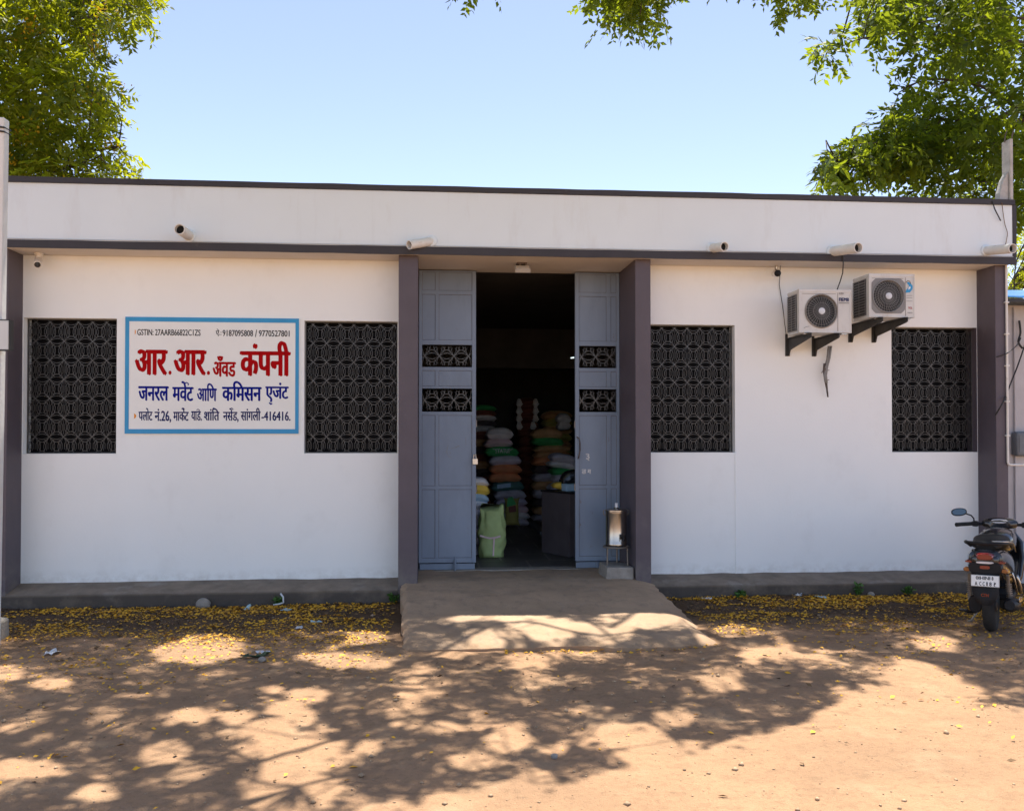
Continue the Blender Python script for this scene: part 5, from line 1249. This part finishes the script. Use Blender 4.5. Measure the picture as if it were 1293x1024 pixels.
# ================================================================== TREES
def unit(v): return v / np.maximum(np.linalg.norm(v, axis=-1, keepdims=True), 1e-9)
def sprigs(base, dirs, length, npair, ll, rs):
    """leaflets in pairs along drooping stalks: returns leaf base, direction, normal, length"""
    m = len(base); d = unit(dirs)
    up = unit(rs.normal(size=(m, 3)) * .5 + np.array([0, 0, 1.0])); side = unit(np.cross(d, up)); nor = np.cross(side, d)
    P, D, N, L = [], [], [], []
    for k in range(npair):
        t = (k + .8) / npair
        p = base + d * (length * t)[:, None] + np.array([0, 0, -1.0]) * (length * .28 * t * t)[:, None]
        for s in (-1, 1):
            dd = unit(d * .55 + side * s * .85 + nor * rs.normal(0, .25, (m, 1)) + np.array([0, 0, -.22]) + rs.normal(0, .12, (m, 3)))
            P.append(p + rs.normal(0, .006, (m, 3))); D.append(dd); N.append(unit(nor + rs.normal(0, .3, (m, 3)))); L.append(ll * rs.uniform(.7, 1.25, m) * (1.05 - .35 * abs(t - .5)))
    return np.concatenate(P), np.concatenate(D), np.concatenate(N), np.concatenate(L)
def leaf_obj(name, m, parent, P, D, N, L, wr, rs, tint=None, tn=None):
    n = len(P); S = unit(np.cross(D, N)); w = (L * wr)[:, None]; Lc = L[:, None]
    v = np.stack([P, P + D * Lc * .42 + S * w * .5 + N * w * .10, P + D * Lc, P + D * Lc * .42 - S * w * .5 + N * w * .10], 1).reshape(-1, 3) - np.array(origin(parent))
    f = np.arange(n * 4).reshape(n, 4)
    tt = np.repeat(np.clip(rs.normal(.45, .25, n) if tint is None else tint, 0, 1), 4)
    me = np_mesh(bpy.data.meshes.new(name), v, f, tt); me.materials.append(m)
    o = bpy.data.objects.new(name, me); COL.objects.link(o); o.parent = parent
    return o
def unproj(px, Y):
    """many pixels onto their own depth planes"""
    d = np.stack([(px[:, 0] - (IMW / 2 - SHX)) / FPX, ((IMH / 2 + SHY) - px[:, 1]) / FPX, -np.ones(len(px))], 1) @ _CR.T
    t = (Y + CAM_D) / d[:, 1]
    return np.array([0, -CAM_D, CAM_H]) + d * t[:, None]
def in_poly_sample(poly, n, rs):
    poly = np.array(poly, float); lo, hi = poly.min(0), poly.max(0); out = np.zeros((0, 2))
    while len(out) < n:
        q = rs.uniform(lo, hi, (n * 3, 2)); out = np.concatenate([out, q[inpoly(q, poly)]])
    return out[:n]
def limb(mb, pts, r0, r1, rs, n=9, wig=.05):
    P = [np.array(p, float) for p in pts]; Q = []
    for i in range(len(P) - 1):
        p0, p1, p2, p3 = P[max(i - 1, 0)], P[i], P[i + 1], P[min(i + 2, len(P) - 1)]
        for k in range(6):
            t = k / 6; Q.append(.5 * ((2 * p1) + (p2 - p0) * t + (2 * p0 - 5 * p1 + 4 * p2 - p3) * t * t + (3 * p1 - p0 - 3 * p2 + p3) * t ** 3) + rs.normal(0, wig * r0 * 2, 3))
    Q.append(P[-1]); k = len(Q)
    mb.tube(Q, [r0 + (r1 - r0) * (i / (k - 1)) ** .8 for i in range(k)], n)
    return Q
def crown_part(polys, rs, ll, slen, npair, spread, per, outline=None):
    """clumps inside picture outlines, each at its own depth; returns leaf arrays and clump centres"""
    out = []; cents = []
    for poly, n, ya, yb in polys:
        px = in_poly_sample(poly, n, rs); c = unproj(px, rs.uniform(ya, yb, n)); cents.append(c)
        b = np.repeat(c, per, 0) + rs.normal(0, spread, (n * per, 3)) * np.array([1, 1, .75])
        cc = np.repeat(c, per, 0)
        if outline is not None:
            k = inpoly(project(b)[0], outline); b = b[k]; cc = cc[k]
        d = unit(b - cc + rs.normal(0, .12, b.shape)) + np.array([0, 0, -.45])
        sp = sprigs(b, d, slen * rs.uniform(.7, 1.2, len(b)), npair, ll, rs)
        ct = rs.normal(.42, .24, n); kk = np.repeat(np.arange(n), per)
        kk = kk[k] if outline is not None else kk
        tn = np.tile(ct[kk], npair * 2) + rs.normal(0, .16, len(sp[0]))
        out.append(sp + (tn,))
    return [np.concatenate([o[k] for o in out]) for k in range(5)], np.concatenate(cents)
def twigs(mb, hubs, cents, rs, r=.012, frac=1.0, far=9.0):
    hubs = np.array(hubs)
    for c in cents:
        if rs.uniform() > frac: continue
        h = hubs[np.argmin(((hubs - c) ** 2).sum(1) + rs.uniform(0, .6, len(hubs)))]
        if ((h - c) ** 2).sum() > far * far: continue
        mid = (h + c) / 2 + rs.normal(0, .10, 3) + np.array([0, 0, .08])
        mb.tube([h, mid, c], [r * 1.6, r, r * .5], 5)

# ---- tree behind the left end of the roof
rs = np.random.default_rng(11)
tx, ty = -10.2, 5.0
TL = thing('yellow_flowering_tree', (tx, ty, 0), 'feathery tree with yellow blossom behind the left end of the roof', 'tree', 'trees around the warehouse')
polyL = [(-60, -60), (205, -60), (195, 8), (186, 26), (160, 42), (138, 58), (126, 78), (142, 108), (154, 128), (158, 150), (152, 172), (168, 196), (176, 240), (120, 262), (-60, 262)]
polyL2 = [(-560, -420), (250, -420), (215, -60), (-60, -60), (-60, 262), (-560, 330)]
outL = [(-80, -90), (215, -90), (196, 0), (190, 14), (168, 36), (136, 54), (124, 78), (140, 105), (152, 125), (156, 150), (150, 172), (166, 196), (174, 225), (174, 290), (-80, 290)]
A1, c1 = crown_part([(polyL, 215, 3.6, 6.6)], rs, .145, .33, 5, .17, 12, outL)
A2, c2 = crown_part([(polyL2, 260, 3.5, 7.0)], rs, .10, .36, 6, .30, 9)
AA = [np.concatenate([a, b]) for a, b in zip(A1, A2)]; leaf_obj('crown', M['leaf_yellow'], TL, *AA[:4], .36, rs, AA[4])
cb_ = c1[rs.uniform(size=len(c1)) < .50]; k = 30
Pb = np.repeat(cb_, k, 0) + rs.normal(0, .075, (len(cb_) * k, 3)) + np.repeat(rs.normal(0, .14, (len(cb_), 3)), k, 0)
leaf_obj('blossom', M['blossom'], TL, Pb, unit(rs.normal(size=Pb.shape)), unit(rs.normal(size=Pb.shape)), rs.uniform(.035, .06, len(Pb)), .7, rs)
mb = MB(); hubs = []
main = limb(mb, [(tx, ty, -.2), (tx + .1, ty, 1.8), (tx - .05, ty + .1, 3.4), (tx + .3, ty, 5.2), (tx + .2, ty, 7.6)], .26, .10, rs, 12)
for q in [(-40, 190, 5), (60, 165, 5), (110, 205, 4.6), (70, 60, 5.4), (120, 20, 4.4), (10, 90, 4.6), (150, 185, 5), (-150, 60, 5), (-250, 160, 5), (-120, -150, 5), (80, -140, 5)]:
    e = unproj(np.array([[q[0], q[1]]], float), np.array([q[2]]))[0]; s = main[rs.integers(10, len(main) - 3)]
    hubs += limb(mb, [s, (np.array(s) + e) / 2 + np.array([0, 0, .35]), e], .07, .018, rs, 7)
twigs(mb, hubs, c1, rs, .009, .7)
mb.build('trunk', M['bark'], TL, smooth=True)

# ---- tree behind the right end of the roof
rs = np.random.default_rng(12)
tx, ty = 11.4, 3.6
TR = thing('spreading_tree', (tx, ty, 0), 'big spreading green tree behind the right end of the roof', 'tree', 'trees around the warehouse')
pR1 = [(1088, -60), (1092, 20), (1088, 44), (1116, 62), (1136, 96), (1146, 122), (1118, 150), (1120, 178), (1160, 200), (1310, 196), (1310, -60)]
pR2 = [(1118, 150), (1090, 172), (1050, 190), (1034, 206), (1040, 224), (1062, 226), (1098, 208), (1150, 206), (1165, 190), (1150, 160)]
pR3 = [(1120, 222), (1140, 250), (1230, 262), (1300, 262), (1300, 196), (1180, 200)]
pR4 = [(1270, 250), (1420, 240), (1420, 420), (1270, 420)]
pR0 = [(1100, -60), (1095, -380), (1650, -380), (1650, 300), (1310, 300), (1310, -60)]
outR = [(1084, -90), (1084, 20), (1084, 44), (1096, 58), (1118, 76), (1122, 95), (1140, 118), (1110, 152), (1084, 174), (1044, 192), (1036, 208), (1036, 224), (1062, 230), (1096, 216), (1130, 240), (1138, 275), (1330, 275), (1330, -90)]
A1, c1 = crown_part([(pR1, 100, 2.6, 6.0), (pR2, 30, 2.6, 4.6), (pR3, 22, 4, 6.5), ([(1036, 60), (1052, 57), (1054, 66), (1040, 70)], 3, 3.9, 4.1)], rs, .150, .32, 5, .17, 13, outR + [(1084, -90), (1030, 40), (1030, 76), (1060, 76), (1062, 40)])
A2, c2 = crown_part([(pR0, 230, 2.5, 6.5)], rs, .11, .36, 6, .30, 9)
AA = [np.concatenate([a, b]) for a, b in zip(A1, A2)]; leaf_obj('crown', M['leaf'], TR, *AA[:4], .46, rs, AA[4] - .10)
mb = MB(); hubs = []
main = limb(mb, [(tx, ty, -.2), (tx - .1, ty, 1.6), (tx + .05, ty + .1, 3.2), (tx - .2, ty, 4.6), (tx + .1, ty, 6.8)], .30, .13, rs, 12)
def px3(u, v, Y): return unproj(np.array([[u, v]], float), np.array([float(Y)]))[0]
for pts, r in (([(1400, 120, 4), (1330, 70, 4), (1270, 52, 4), (1210, 54, 4), (1170, 40, 4)], .085), ([(1400, 190, 4), (1300, 142, 4.2), (1240, 158, 4.2), (1180, 172, 4.2), (1130, 190, 4), (1060, 212, 3.8)], .075),
               ([(1400, 230, 4.5), (1320, 185, 4.5), (1270, 184, 4.5), (1230, 188, 4.6), (1190, 207, 4.6), (1130, 196, 4.4)], .065), ([(1270, 184, 4.5), (1230, 205, 4.7), (1190, 222, 4.8), (1140, 248, 5)], .032), ([(1255, 186, 4.5), (1262, 215, 4.6), (1256, 250, 4.7)], .028),
               ([(1293, 142, 4.2), (1240, 110, 4.3), (1180, 100, 4.3), (1140, 112, 4.2)], .04), ([(1400, 20, 4.5), (1300, 0, 4.5), (1200, -20, 4.4), (1130, 5, 4.2)], .06), ([(1400, 60, 4), (1200, 20, 4), (1120, 44, 4), (1085, 50, 4), (1056, 62, 4)], .03), ([(1400, 230, 4.5), (1310, 290, 5), (1284, 330, 5.2), (1280, 380, 5.3)], .03), ([(1315, 250, 5), (1282, 262, 5), (1270, 280, 5)], .02), ([(1293, 150, 4), (1275, 170, 4.4), (1290, 200, 4.5)], .04)):
    P = [px3(*p) for p in pts]
    if pts[0][0] == 1400: P = [np.array(main[rs.integers(14, 20)])] + P
    hubs += limb(mb, P, r, r * .22, rs, 8, .06)
twigs(mb, hubs, c1, rs, .010, .75)
mb.build('trunk', M['bark'], TR, smooth=True)
# ---- lighter tree far behind, seen past the right end of the building
rs = np.random.default_rng(13)
TB = thing('sunlit_tree', (14.5, 11.5, 0), 'sunlit yellow-green tree seen beyond the right end above the tarpaulin', 'tree', 'trees around the warehouse')
A1, c1 = crown_part([(pR4, 130, 9.5, 13.0)], rs, .09, .34, 6, .35, 12)
leaf_obj('crown', M['leaf_yellow'], TB, *A1[:4], .42, rs, A1[4])
mb = MB(); main = limb(mb, [(14.5, 11.5, -.2), (14.4, 11.4, 1.6), (14.2, 11.5, 3.4), (14.4, 11.5, 5.4)], .18, .06, rs, 10); hubs = main[8:]
twigs(mb, hubs, c1, rs, .014, .4); mb.build('trunk', M['bark'], TB, smooth=True)

# ---- tree over the yard: its canopy is above the frame, lowest sprays hang into it, its shade lies on the ground
rs = np.random.default_rng(14)
TO = thing('overhanging_tree', (-5.4, -8.6, 0), 'large tree over the yard, low leafy sprays hanging against the sky', 'tree', 'trees around the warehouse')
SHADE = [(-500, 700), (520, 700), (1000, 760), (1293, 780), (1500, 800), (1500, 905), (1293, 898), (1246, 884), (1243, 872), (1190, 852), (1150, 838), (1085, 842), (1040, 828), (1010, 812), (945, 818), (912, 826), (945, 848), (1000, 862), (1030, 872), (1068, 881), (1000, 914), (950, 926), (903, 943), (858, 957), (830, 930), (800, 938), (803, 964), (760, 970), (720, 990), (677, 977), (660, 960), (642, 972), (612, 990), (560, 994), (543, 1007), (500, 999), (470, 1012), (445, 1000), (426, 1030), (420, 1100), (-500, 1300)]
LIT = [(195, 300, 808, 836), (428, 490, 790, 815), (300, 428, 905, 1030), (360, 400, 890, 920), (176, 242, 934, 964), (-20, 92, 952, 990), (215, 274, 893, 916), (274, 315, 900, 916), (92, 152, 988, 1012), (362, 410, 871, 888), (380, 446, 826, 841), (-10, 30, 838, 862), (42, 92, 857, 875), (30, 84, 898, 916), (215, 260, 958, 982), (330, 360, 868, 878), (0, 40, 912, 930), (110, 150, 905, 918),
       (560, 700, 774, 800), (700, 790, 770, 790), (650, 735, 795, 818), (780, 880, 775, 806), (590, 640, 806, 822), (740, 800, 796, 818), (510, 560, 776, 786), (640, 790, 822, 850), (660, 745, 848, 876), (740, 800, 830, 846), (493, 548, 841, 864), (498, 548, 864, 884), (490, 544, 890, 918), (538, 608, 910, 927), (571, 628, 950, 970), (614, 675, 915, 948), (697, 722, 932, 953), (718, 766, 885, 905), (736, 835, 915, 945), (658, 698, 878, 890), (783, 838, 842, 875), (822, 874, 902, 918), (883, 940, 846, 874), (540, 600, 818, 832), (880, 905, 806, 818), (1157, 1210, 805, 821), (905, 960, 790, 806), (445, 500, 826, 846), (450, 480, 930, 950)]
LIT = np.array(LIT, float)
def shaded(P, rs, soft=.0):
    """True where a leaf at P throws its shadow on a part of the yard that the photograph shows shaded"""
    t = P[:, 2] / SUN[2]; g = P - SUN[None] * t[:, None]; px, z = project(g)
    rag = 1.1 * (vnoise(g[:, 0] * 5.5, g[:, 1] * 5.5, 31) - .5) + .7 * (vnoise(g[:, 0] * 13, g[:, 1] * 13, 32) - .5)
    ok = inpoly(px + (np.stack([vnoise(g[:, 0] * 4, g[:, 1] * 4, 33), vnoise(g[:, 0] * 4, g[:, 1] * 4, 34)], 1) - .5) * np.array([50, 22]), SHADE) & (z > .5)
    for a, b, c, d in LIT:
        e = ((px[:, 0] - (a + b) / 2) / ((b - a) / 2)) ** 2 + ((px[:, 1] - (c + d) / 2) / ((d - c) / 2)) ** 2
        ok &= ~(e < 1.09 + rag)
    out = (px[:, 0] < -10) | (px[:, 1] > 1035)
    hole = vnoise(g[:, 0] * 2.6, g[:, 1] * 2.6, 9) > .60
    return np.where(out, (px[:, 0] < 430) & (px[:, 0] > -220) & (px[:, 1] < 1130) & (z > .5) & ~hole, ok)
n = 16500
g0 = np.stack([rs.uniform(-4.6, 6.6, n), rs.uniform(-6.6, -0.9, n), np.zeros(n)], 1)
zmin = lambda y: 1.75 + .505 * (y + CAM_D) + .25
z = np.full(n, 6.5)
for _ in range(6): z = np.maximum(zmin(g0[:, 1] + SUN[1] * z / SUN[2]), 5.2)
z = z + rs.uniform(.25, 1.9, n)
b = g0 + SUN[None] * (z / SUN[2])[:, None]
sel = shaded(b, rs); b = b[sel]
d = rs.normal(size=(len(b), 3)) * np.array([1, 1, .35]) + np.array([0, 0, -.25])
C = sprigs(b, d, .26 * rs.uniform(.7, 1.25, len(b)), 6, .078, rs)
sel = shaded(C[0] + C[1] * (C[3] * .5)[:, None], rs) | (rs.uniform(size=len(C[0])) < .025); C = [a[sel] for a in C]
hangs = [([(742, -60), (862, -60), (852, -14), (832, -2), (812, 22), (796, 30), (772, 12), (756, -2)], 34, -2.4, -1.2), ([(594, -50), (604, -50), (602, -22), (596, -22)], 3, -1.9, -1.4), ([(988, -50), (1024, -50), (1016, -20), (1006, 2), (1000, 34), (992, 16), (988, -14)], 11, -2.0, -1.4), ([(895, -60), (1070, -60), (1060, -34), (900, -34)], 9, -1.9, -1.3)]
H, ch = crown_part(hangs, rs, .078, .19, 5, .085, 9)
cc = np.array([-4.6, -8.0, 7.2]) + rs.normal(size=(70, 3)) * np.array([1.5, 1.2, .8]); cc[:, 2] = np.maximum(cc[:, 2], zmin(cc[:, 1]) + .3)
bb = np.repeat(cc, 12, 0) + rs.normal(0, .28, (840, 3)); K = sprigs(bb, rs.normal(size=(840, 3)) + np.array([0, 0, -.4]), .38 * rs.uniform(.7, 1.2, 840), 5, .13, rs)
leaf_obj('crown', M['leaf'], TO, *[np.concatenate([a, q, k]) for a, q, k in zip(C, H[:4], K)], .48, rs)
mb = MB(); hubs = []
t0 = np.array([-5.4, -8.6, 0.])
limb(mb, [t0 + [0, 0, -.3], t0 + [.05, .05, 1.5], t0 + [.2, .2, 3.2], t0 + [.6, .7, 4.6]], .34, .20, rs, 14)
def lift(u, v, z): x, y = G(u, v); return np.array([x, y, 0]) + SUN * (z / SUN[2])
fork = t0 + [.6, .7, 4.6]
for q in cc[::8]: limb(mb, [fork, (fork + q) / 2 + [0, 0, .3], q], .07, .02, rs, 7)
for pts, r in (([(250, 880, 6.8), (480, 850, 7.2), (640, 800, 7.4), (760, 812, 7.6), (880, 800, 7.9), (1050, 812, 8.1)], .042), ([(330, 960, 6.4), (560, 900, 6.8), (760, 890, 7.2), (980, 880, 7.4)], .032), ([(100, 900, 6.5), (60, 830, 7.2), (250, 800, 7.6)], .03), ([(380, 990, 6.0), (560, 975, 6.1), (700, 965, 6.2)], .026)):
    P = [fork] + [lift(*p) for p in pts]; Q = limb(mb, P, r, r * .25, rs, 9, .05); hubs += Q[6:]
for a, b_, c_, r in (((690, 770, 7.6), (735, 795, 7.5), (790, 822, 7.5), .035), ((660, 812, 7.5), (700, 832, 7.4), (750, 850, 7.4), .03), ((770, 805, 7.6), (820, 780, 7.8), (850, 770, 7.9), .032), ((620, 790, 7.4), (680, 790, 7.4), (745, 800, 7.5), .03)):
    hubs += limb(mb, [lift(*a), lift(*b_), lift(*c_)], r, r * .4, rs, 7, .05)
hubs = np.array(hubs)
hubs = hubs[hubs[:, 2] > zmin(hubs[:, 1]) + .05]
pick = b[rs.uniform(size=len(b)) < .16]
twigs(mb, hubs, pick, rs, .008, 1.0, 1.0)
up = ch + np.array([0, 0, .55])
for c, u in zip(ch, up):
    mb.tube([u + rs.normal(0, .06, 3), (c + u) / 2 + rs.normal(0, .04, 3), c], [.010, .007, .004], 5)
    h = hubs[np.argmin(((hubs - u) ** 2).sum(1))]; mb.tube([h, (h + u) / 2 + [0, 0, .15], u], [.016, .012, .009], 5)
mb.build('trunk', M['bark'], TO, smooth=True)

# ================================================================== FALLEN PETALS, PEBBLES, WEEDS, LITTER
rs = np.random.default_rng(21)
def scatter_ok(p): return ~((p[:, 0] > min(rx0, rl) - .03) & (p[:, 0] < max(rx1, rr) + .03) & (p[:, 1] > yfront - .12)) & (p[:, 1] < YP - .02)
nC = 8400
cx_ = np.concatenate([rs.uniform(-5.2, -.3, nC // 2), rs.uniform(2.4, 7.0, nC // 2)])
uu = rs.uniform(size=nC // 2); dd = np.concatenate([np.where(uu < .6, 2.5 * (1 - np.sqrt(1 - rs.uniform(0, 1, nC // 2))), rs.exponential(1.0, nC // 2)), np.where(uu < .6, 1.9 * (1 - np.sqrt(1 - rs.uniform(0, 1, nC // 2))), rs.exponential(.8, nC // 2))])
cy_ = YP - .04 - dd
kk = rs.integers(1, 8, nC); P = np.repeat(np.stack([cx_, cy_], 1), kk, 0); P += rs.normal(0, .06, P.shape) * np.array([1.8, .6])
e1 = np.stack([rs.uniform(.6, 2.4, 160), yfront - np.abs(rs.normal(0.02, .05, 160))], 1)
e2 = np.stack([rs.uniform(-5, 6.5, 420), rs.uniform(-5, -1.5, 420)], 1); e2 = np.concatenate([e2, np.stack([rs.uniform(-5, -.2, 1100), -1.2 - rs.exponential(.9, 1100)], 1), np.stack([rs.uniform(2.8, 6.8, 800), -1.0 - rs.exponential(.7, 800)], 1)])
P = P[scatter_ok(P)]
keepn = .6 * vnoise(P[:, 0] * 1.5, P[:, 1] * 3, 8) + .4 * vnoise(P[:, 0] * 5, P[:, 1] * 9, 18) + .16 * rs.uniform(size=len(P)) > .54; P = P[keepn]; P = np.concatenate([P, e2[scatter_ok(e2)], e1])
n = len(P); zz = ground_z(P[:, 0], P[:, 1]) + rs.uniform(.003, .014, n)
ang = rs.normal(0, .9, n); D = unit(np.stack([np.cos(ang), np.sin(ang), rs.normal(0, .22, n)], 1)); N = unit(np.stack([rs.normal(0, .4, n), rs.normal(0, .4, n), np.ones(n)], 1))
root = bpy.data.objects.new('tmp', None)
def flat_leaves(name, m, P3, D, N, L, wr, rs):
    S = unit(np.cross(D, N)); w = (L * wr)[:, None]; Lc = L[:, None]
    v = np.stack([P3, P3 + D * Lc * .45 + S * w * .5 + N * w * .15, P3 + D * Lc, P3 + D * Lc * .45 - S * w * .5 + N * w * .15], 1).reshape(-1, 3)
    me = np_mesh(bpy.data.meshes.new(name), v, np.arange(len(P3) * 4).reshape(-1, 4)); me.materials.append(m)
    o = bpy.data.objects.new(name, me); COL.objects.link(o); o['kind'] = 'stuff'; return o
flat_leaves('fallen_petals', M['petal'], np.stack([P[:, 0], P[:, 1], zz], 1), D, N, np.clip(rs.lognormal(-3.74, .40, n), .009, .05), .55, rs)
n = 3400
P = np.stack([rs.uniform(-5.5, 7, n), YP - .03 - rs.exponential(.9, n)], 1); P = P[scatter_ok(P)]; n = len(P)
zz = ground_z(P[:, 0], P[:, 1]) + rs.uniform(.003, .012, n); ang = rs.uniform(0, 6.28, n)
D = unit(np.stack([np.cos(ang), np.sin(ang), rs.normal(0, .2, n)], 1)); N = unit(np.stack([rs.normal(0, .5, n), rs.normal(0, .5, n), np.ones(n)], 1))
flat_leaves('dry_leaves', M['dry_leaf'], np.stack([P[:, 0], P[:, 1], zz], 1), D, N, rs.uniform(.02, .06, n), .45, rs)
n = 7000
P = np.stack([rs.uniform(-4.5, 6.5, n), -1.0 - rs.uniform(0, 5.0, n)], 1); P = P[scatter_ok(P)]; n = len(P)
sz = np.clip(rs.lognormal(-5.6, .6, n), .002, .022); o8 = np.array([(1, 0, 0), (0, 1, 0), (-1, 0, 0), (0, -1, 0), (0, 0, .7), (0, 0, -.7)], float)
v = o8[None] * sz[:, None, None] * rs.uniform(.6, 1.3, (n, 6, 1)) + np.concatenate([P, (ground_z(P[:, 0], P[:, 1]) + sz * .25)[:, None]], 1)[:, None]
tri = np.array([(0, 1, 4), (1, 2, 4), (2, 3, 4), (3, 0, 4), (1, 0, 5), (2, 1, 5), (3, 2, 5), (0, 3, 5)])
f = (tri[None] + (np.arange(n) * 6)[:, None, None]).reshape(-1, 3)
me = np_mesh(bpy.data.meshes.new('gravel'), v.reshape(-1, 3), f); me.materials.append(M['pebble']); o = bpy.data.objects.new('gravel', me); COL.objects.link(o); o['kind'] = 'stuff'
# weeds at the foot of the plinth
for k, (u, v, h, lab) in enumerate([(1064, 745, .13, 'small green weed growing at the plinth below the two AC units'), (918, 746, .07, 'tiny green weed sprouting at the plinth beside the ramp'), (1134, 747, .08, 'small weed at the plinth below the right window'), (352, 763, .07, 'small weed by the plinth near the white plastic strip'), (497, 757, .08, 'small weed at the corner of plinth and left door pillar')]):
    x, y = G(u, v); y = min(y, YP - .05); w = thing('weed', (x, y, 0), lab, 'weed', 'weeds along the plinth')
    mm = 60; b = np.array([x, y, 0.0]) + rs.normal(0, .025, (mm, 3)) * np.array([1, .6, 0]); b[:, 2] = rs.uniform(0.01, h, mm)
    leaf_obj('leaves', M['weed'], w, b, unit(rs.normal(size=(mm, 3)) * np.array([1, 1, .4]) + np.array([0, 0, .5])), unit(rs.normal(size=(mm, 3)) * .5 + np.array([0, 0, 1.])), rs.uniform(.03, .06, mm), .5, rs)
    m = MB()
    for q in range(5): m.tube([(x + random.uniform(-.02, .02), y + random.uniform(-.01, .01), 0), (x + random.uniform(-.04, .04), y, h)], .002, 4)
    m.build('stem', M['weed'], w)
# litter
def scrap(u, v, w, d, m, label, name, seed, lift_=.004, tilt=0, cat='litter'):
    x, y = G(u, v); y = min(y, YP - .04); mb = MB(); vs, fs = [], []; a = 9
    for i in range(a):
        for j in range(a):
            p, q = i / (a - 1) - .5, j / (a - 1) - .5
            vs.append((w * p * (1 + .3 * math.sin(seed + 5 * q)), d * q * (1 + .3 * math.cos(seed * 2 + 4 * p)), .35 * d * (float(vnoise(np.array(p * 4 + seed * 3.7), np.array(q * 4 + seed), seed)) ** 1.5) + tilt * p))
    for i in range(a - 1):
        for j in range(a - 1): fs.append((i * a + j, (i + 1) * a + j, (i + 1) * a + j + 1, i * a + j + 1))
    mb.add(vs, fs); mb.xform(Matrix.Translation((x, y, float(ground_z(x, y)) + lift_ )) @ Matrix.Rotation(seed * 1.3, 4, 'Z'))
    o = top(mb, name, M[m], label, cat, smooth=True); o.modifiers.new('thickness', 'SOLIDIFY').thickness = .002; return o
scrap(312, 770, .12, .07, 'litter_blue', 'pale blue crumpled wrapper at the plinth left of the white plastic strip', 'wrapper', 1, tilt=.04)
scrap(399, 788, .10, .06, 'litter_blue', 'pale bluish paper scrap lying among the petals left of the ramp', 'paper_scrap', 2)
scrap(378, 795, .07, .05, 'litter_white', 'small white scrap just left of the pale bluish paper', 'paper_scrap', 3)
scrap(334, 826, .11, .08, 'litter_white', 'crumpled white paper in the open left of the ramp', 'paper_scrap', 4)
scrap(322, 832, .20, .10, 'litter_green', 'dark green rag lying beside the crumpled white paper', 'rag', 5)
scrap(66, 826, .17, .07, 'litter_white', 'flat white plastic bag scrap at the far left of the yard', 'plastic_scrap', 6)
scrap(892, 757, .09, .05, 'litter_white', 'white paper scrap in the petals right beside the ramp', 'paper_scrap', 7)
scrap(1008, 753, .13, .06, 'litter_white', 'white wrapper lying in the petals below the two AC units', 'wrapper', 8)
scrap(1036, 755, .12, .06, 'litter_blue', 'bluish wrapper lying right of the white wrapper near the weed', 'wrapper', 9)
scrap(1182, 777, .07, .03, 'litter_white', 'white paper scrap on the ground just left of the scooter', 'paper_scrap', 10)
scrap(362, 771, .09, .06, 'litter_blue', 'pale blue scrap under the bent white plastic strip', 'paper_scrap', 12)
m = MB(); P = [Vector((W(u, v, YP - .08)[0], YP - .08, W(u, v, YP - .08)[1] )) for u, v in ((345, 770), (352, 769), (358, 767), (357.5, 760), (354, 755.5))]; dz_ = min(p.z for p in P) - .012
m.tube([p - Vector((0, 0, dz_)) for p in P], .009, 6); top(m, 'plastic_strip', M['litter_white'], 'bent white plastic strip standing against the plinth left of the ramp', 'litter', smooth=True)
for k, (u, v, r, lab) in enumerate([(257, 766, .075, 'round grey stone against the foot of the left plinth'), (331, 836, .03, 'small pale stone by the dark green rag'), (1094, 750, .04, 'small stone at the plinth right of the weed below the AC units'), (700, 955, .02, 'lone small dark stone out in the shaded yard')]):
    x, y = G(u, v); y = min(y, YP - r - .01); bm = bmesh.new(); bmesh.ops.create_icosphere(bm, subdivisions=3, radius=r)
    vv = [(p.co.x * (1 + .3 * (float(vnoise(np.array(p.co.y / r * 1.5 + k), np.array(p.co.z / r * 1.5), k)) - .5)), p.co.y * .85, p.co.z * .8) for p in bm.verts]; ff = [tuple(q.index for q in p.verts) for p in bm.faces]; bm.free()
    mb = MB(); mb.add([(a + x, b + y, c + r * .55 + float(ground_z(x, y))) for a, b, c in vv], ff); top(mb, 'stone', M['block'], lab, 'stone', 'loose stones', smooth=True)
for o in list(bpy.data.objects):
    if o.name.startswith('tmp'): bpy.data.objects.remove(o)
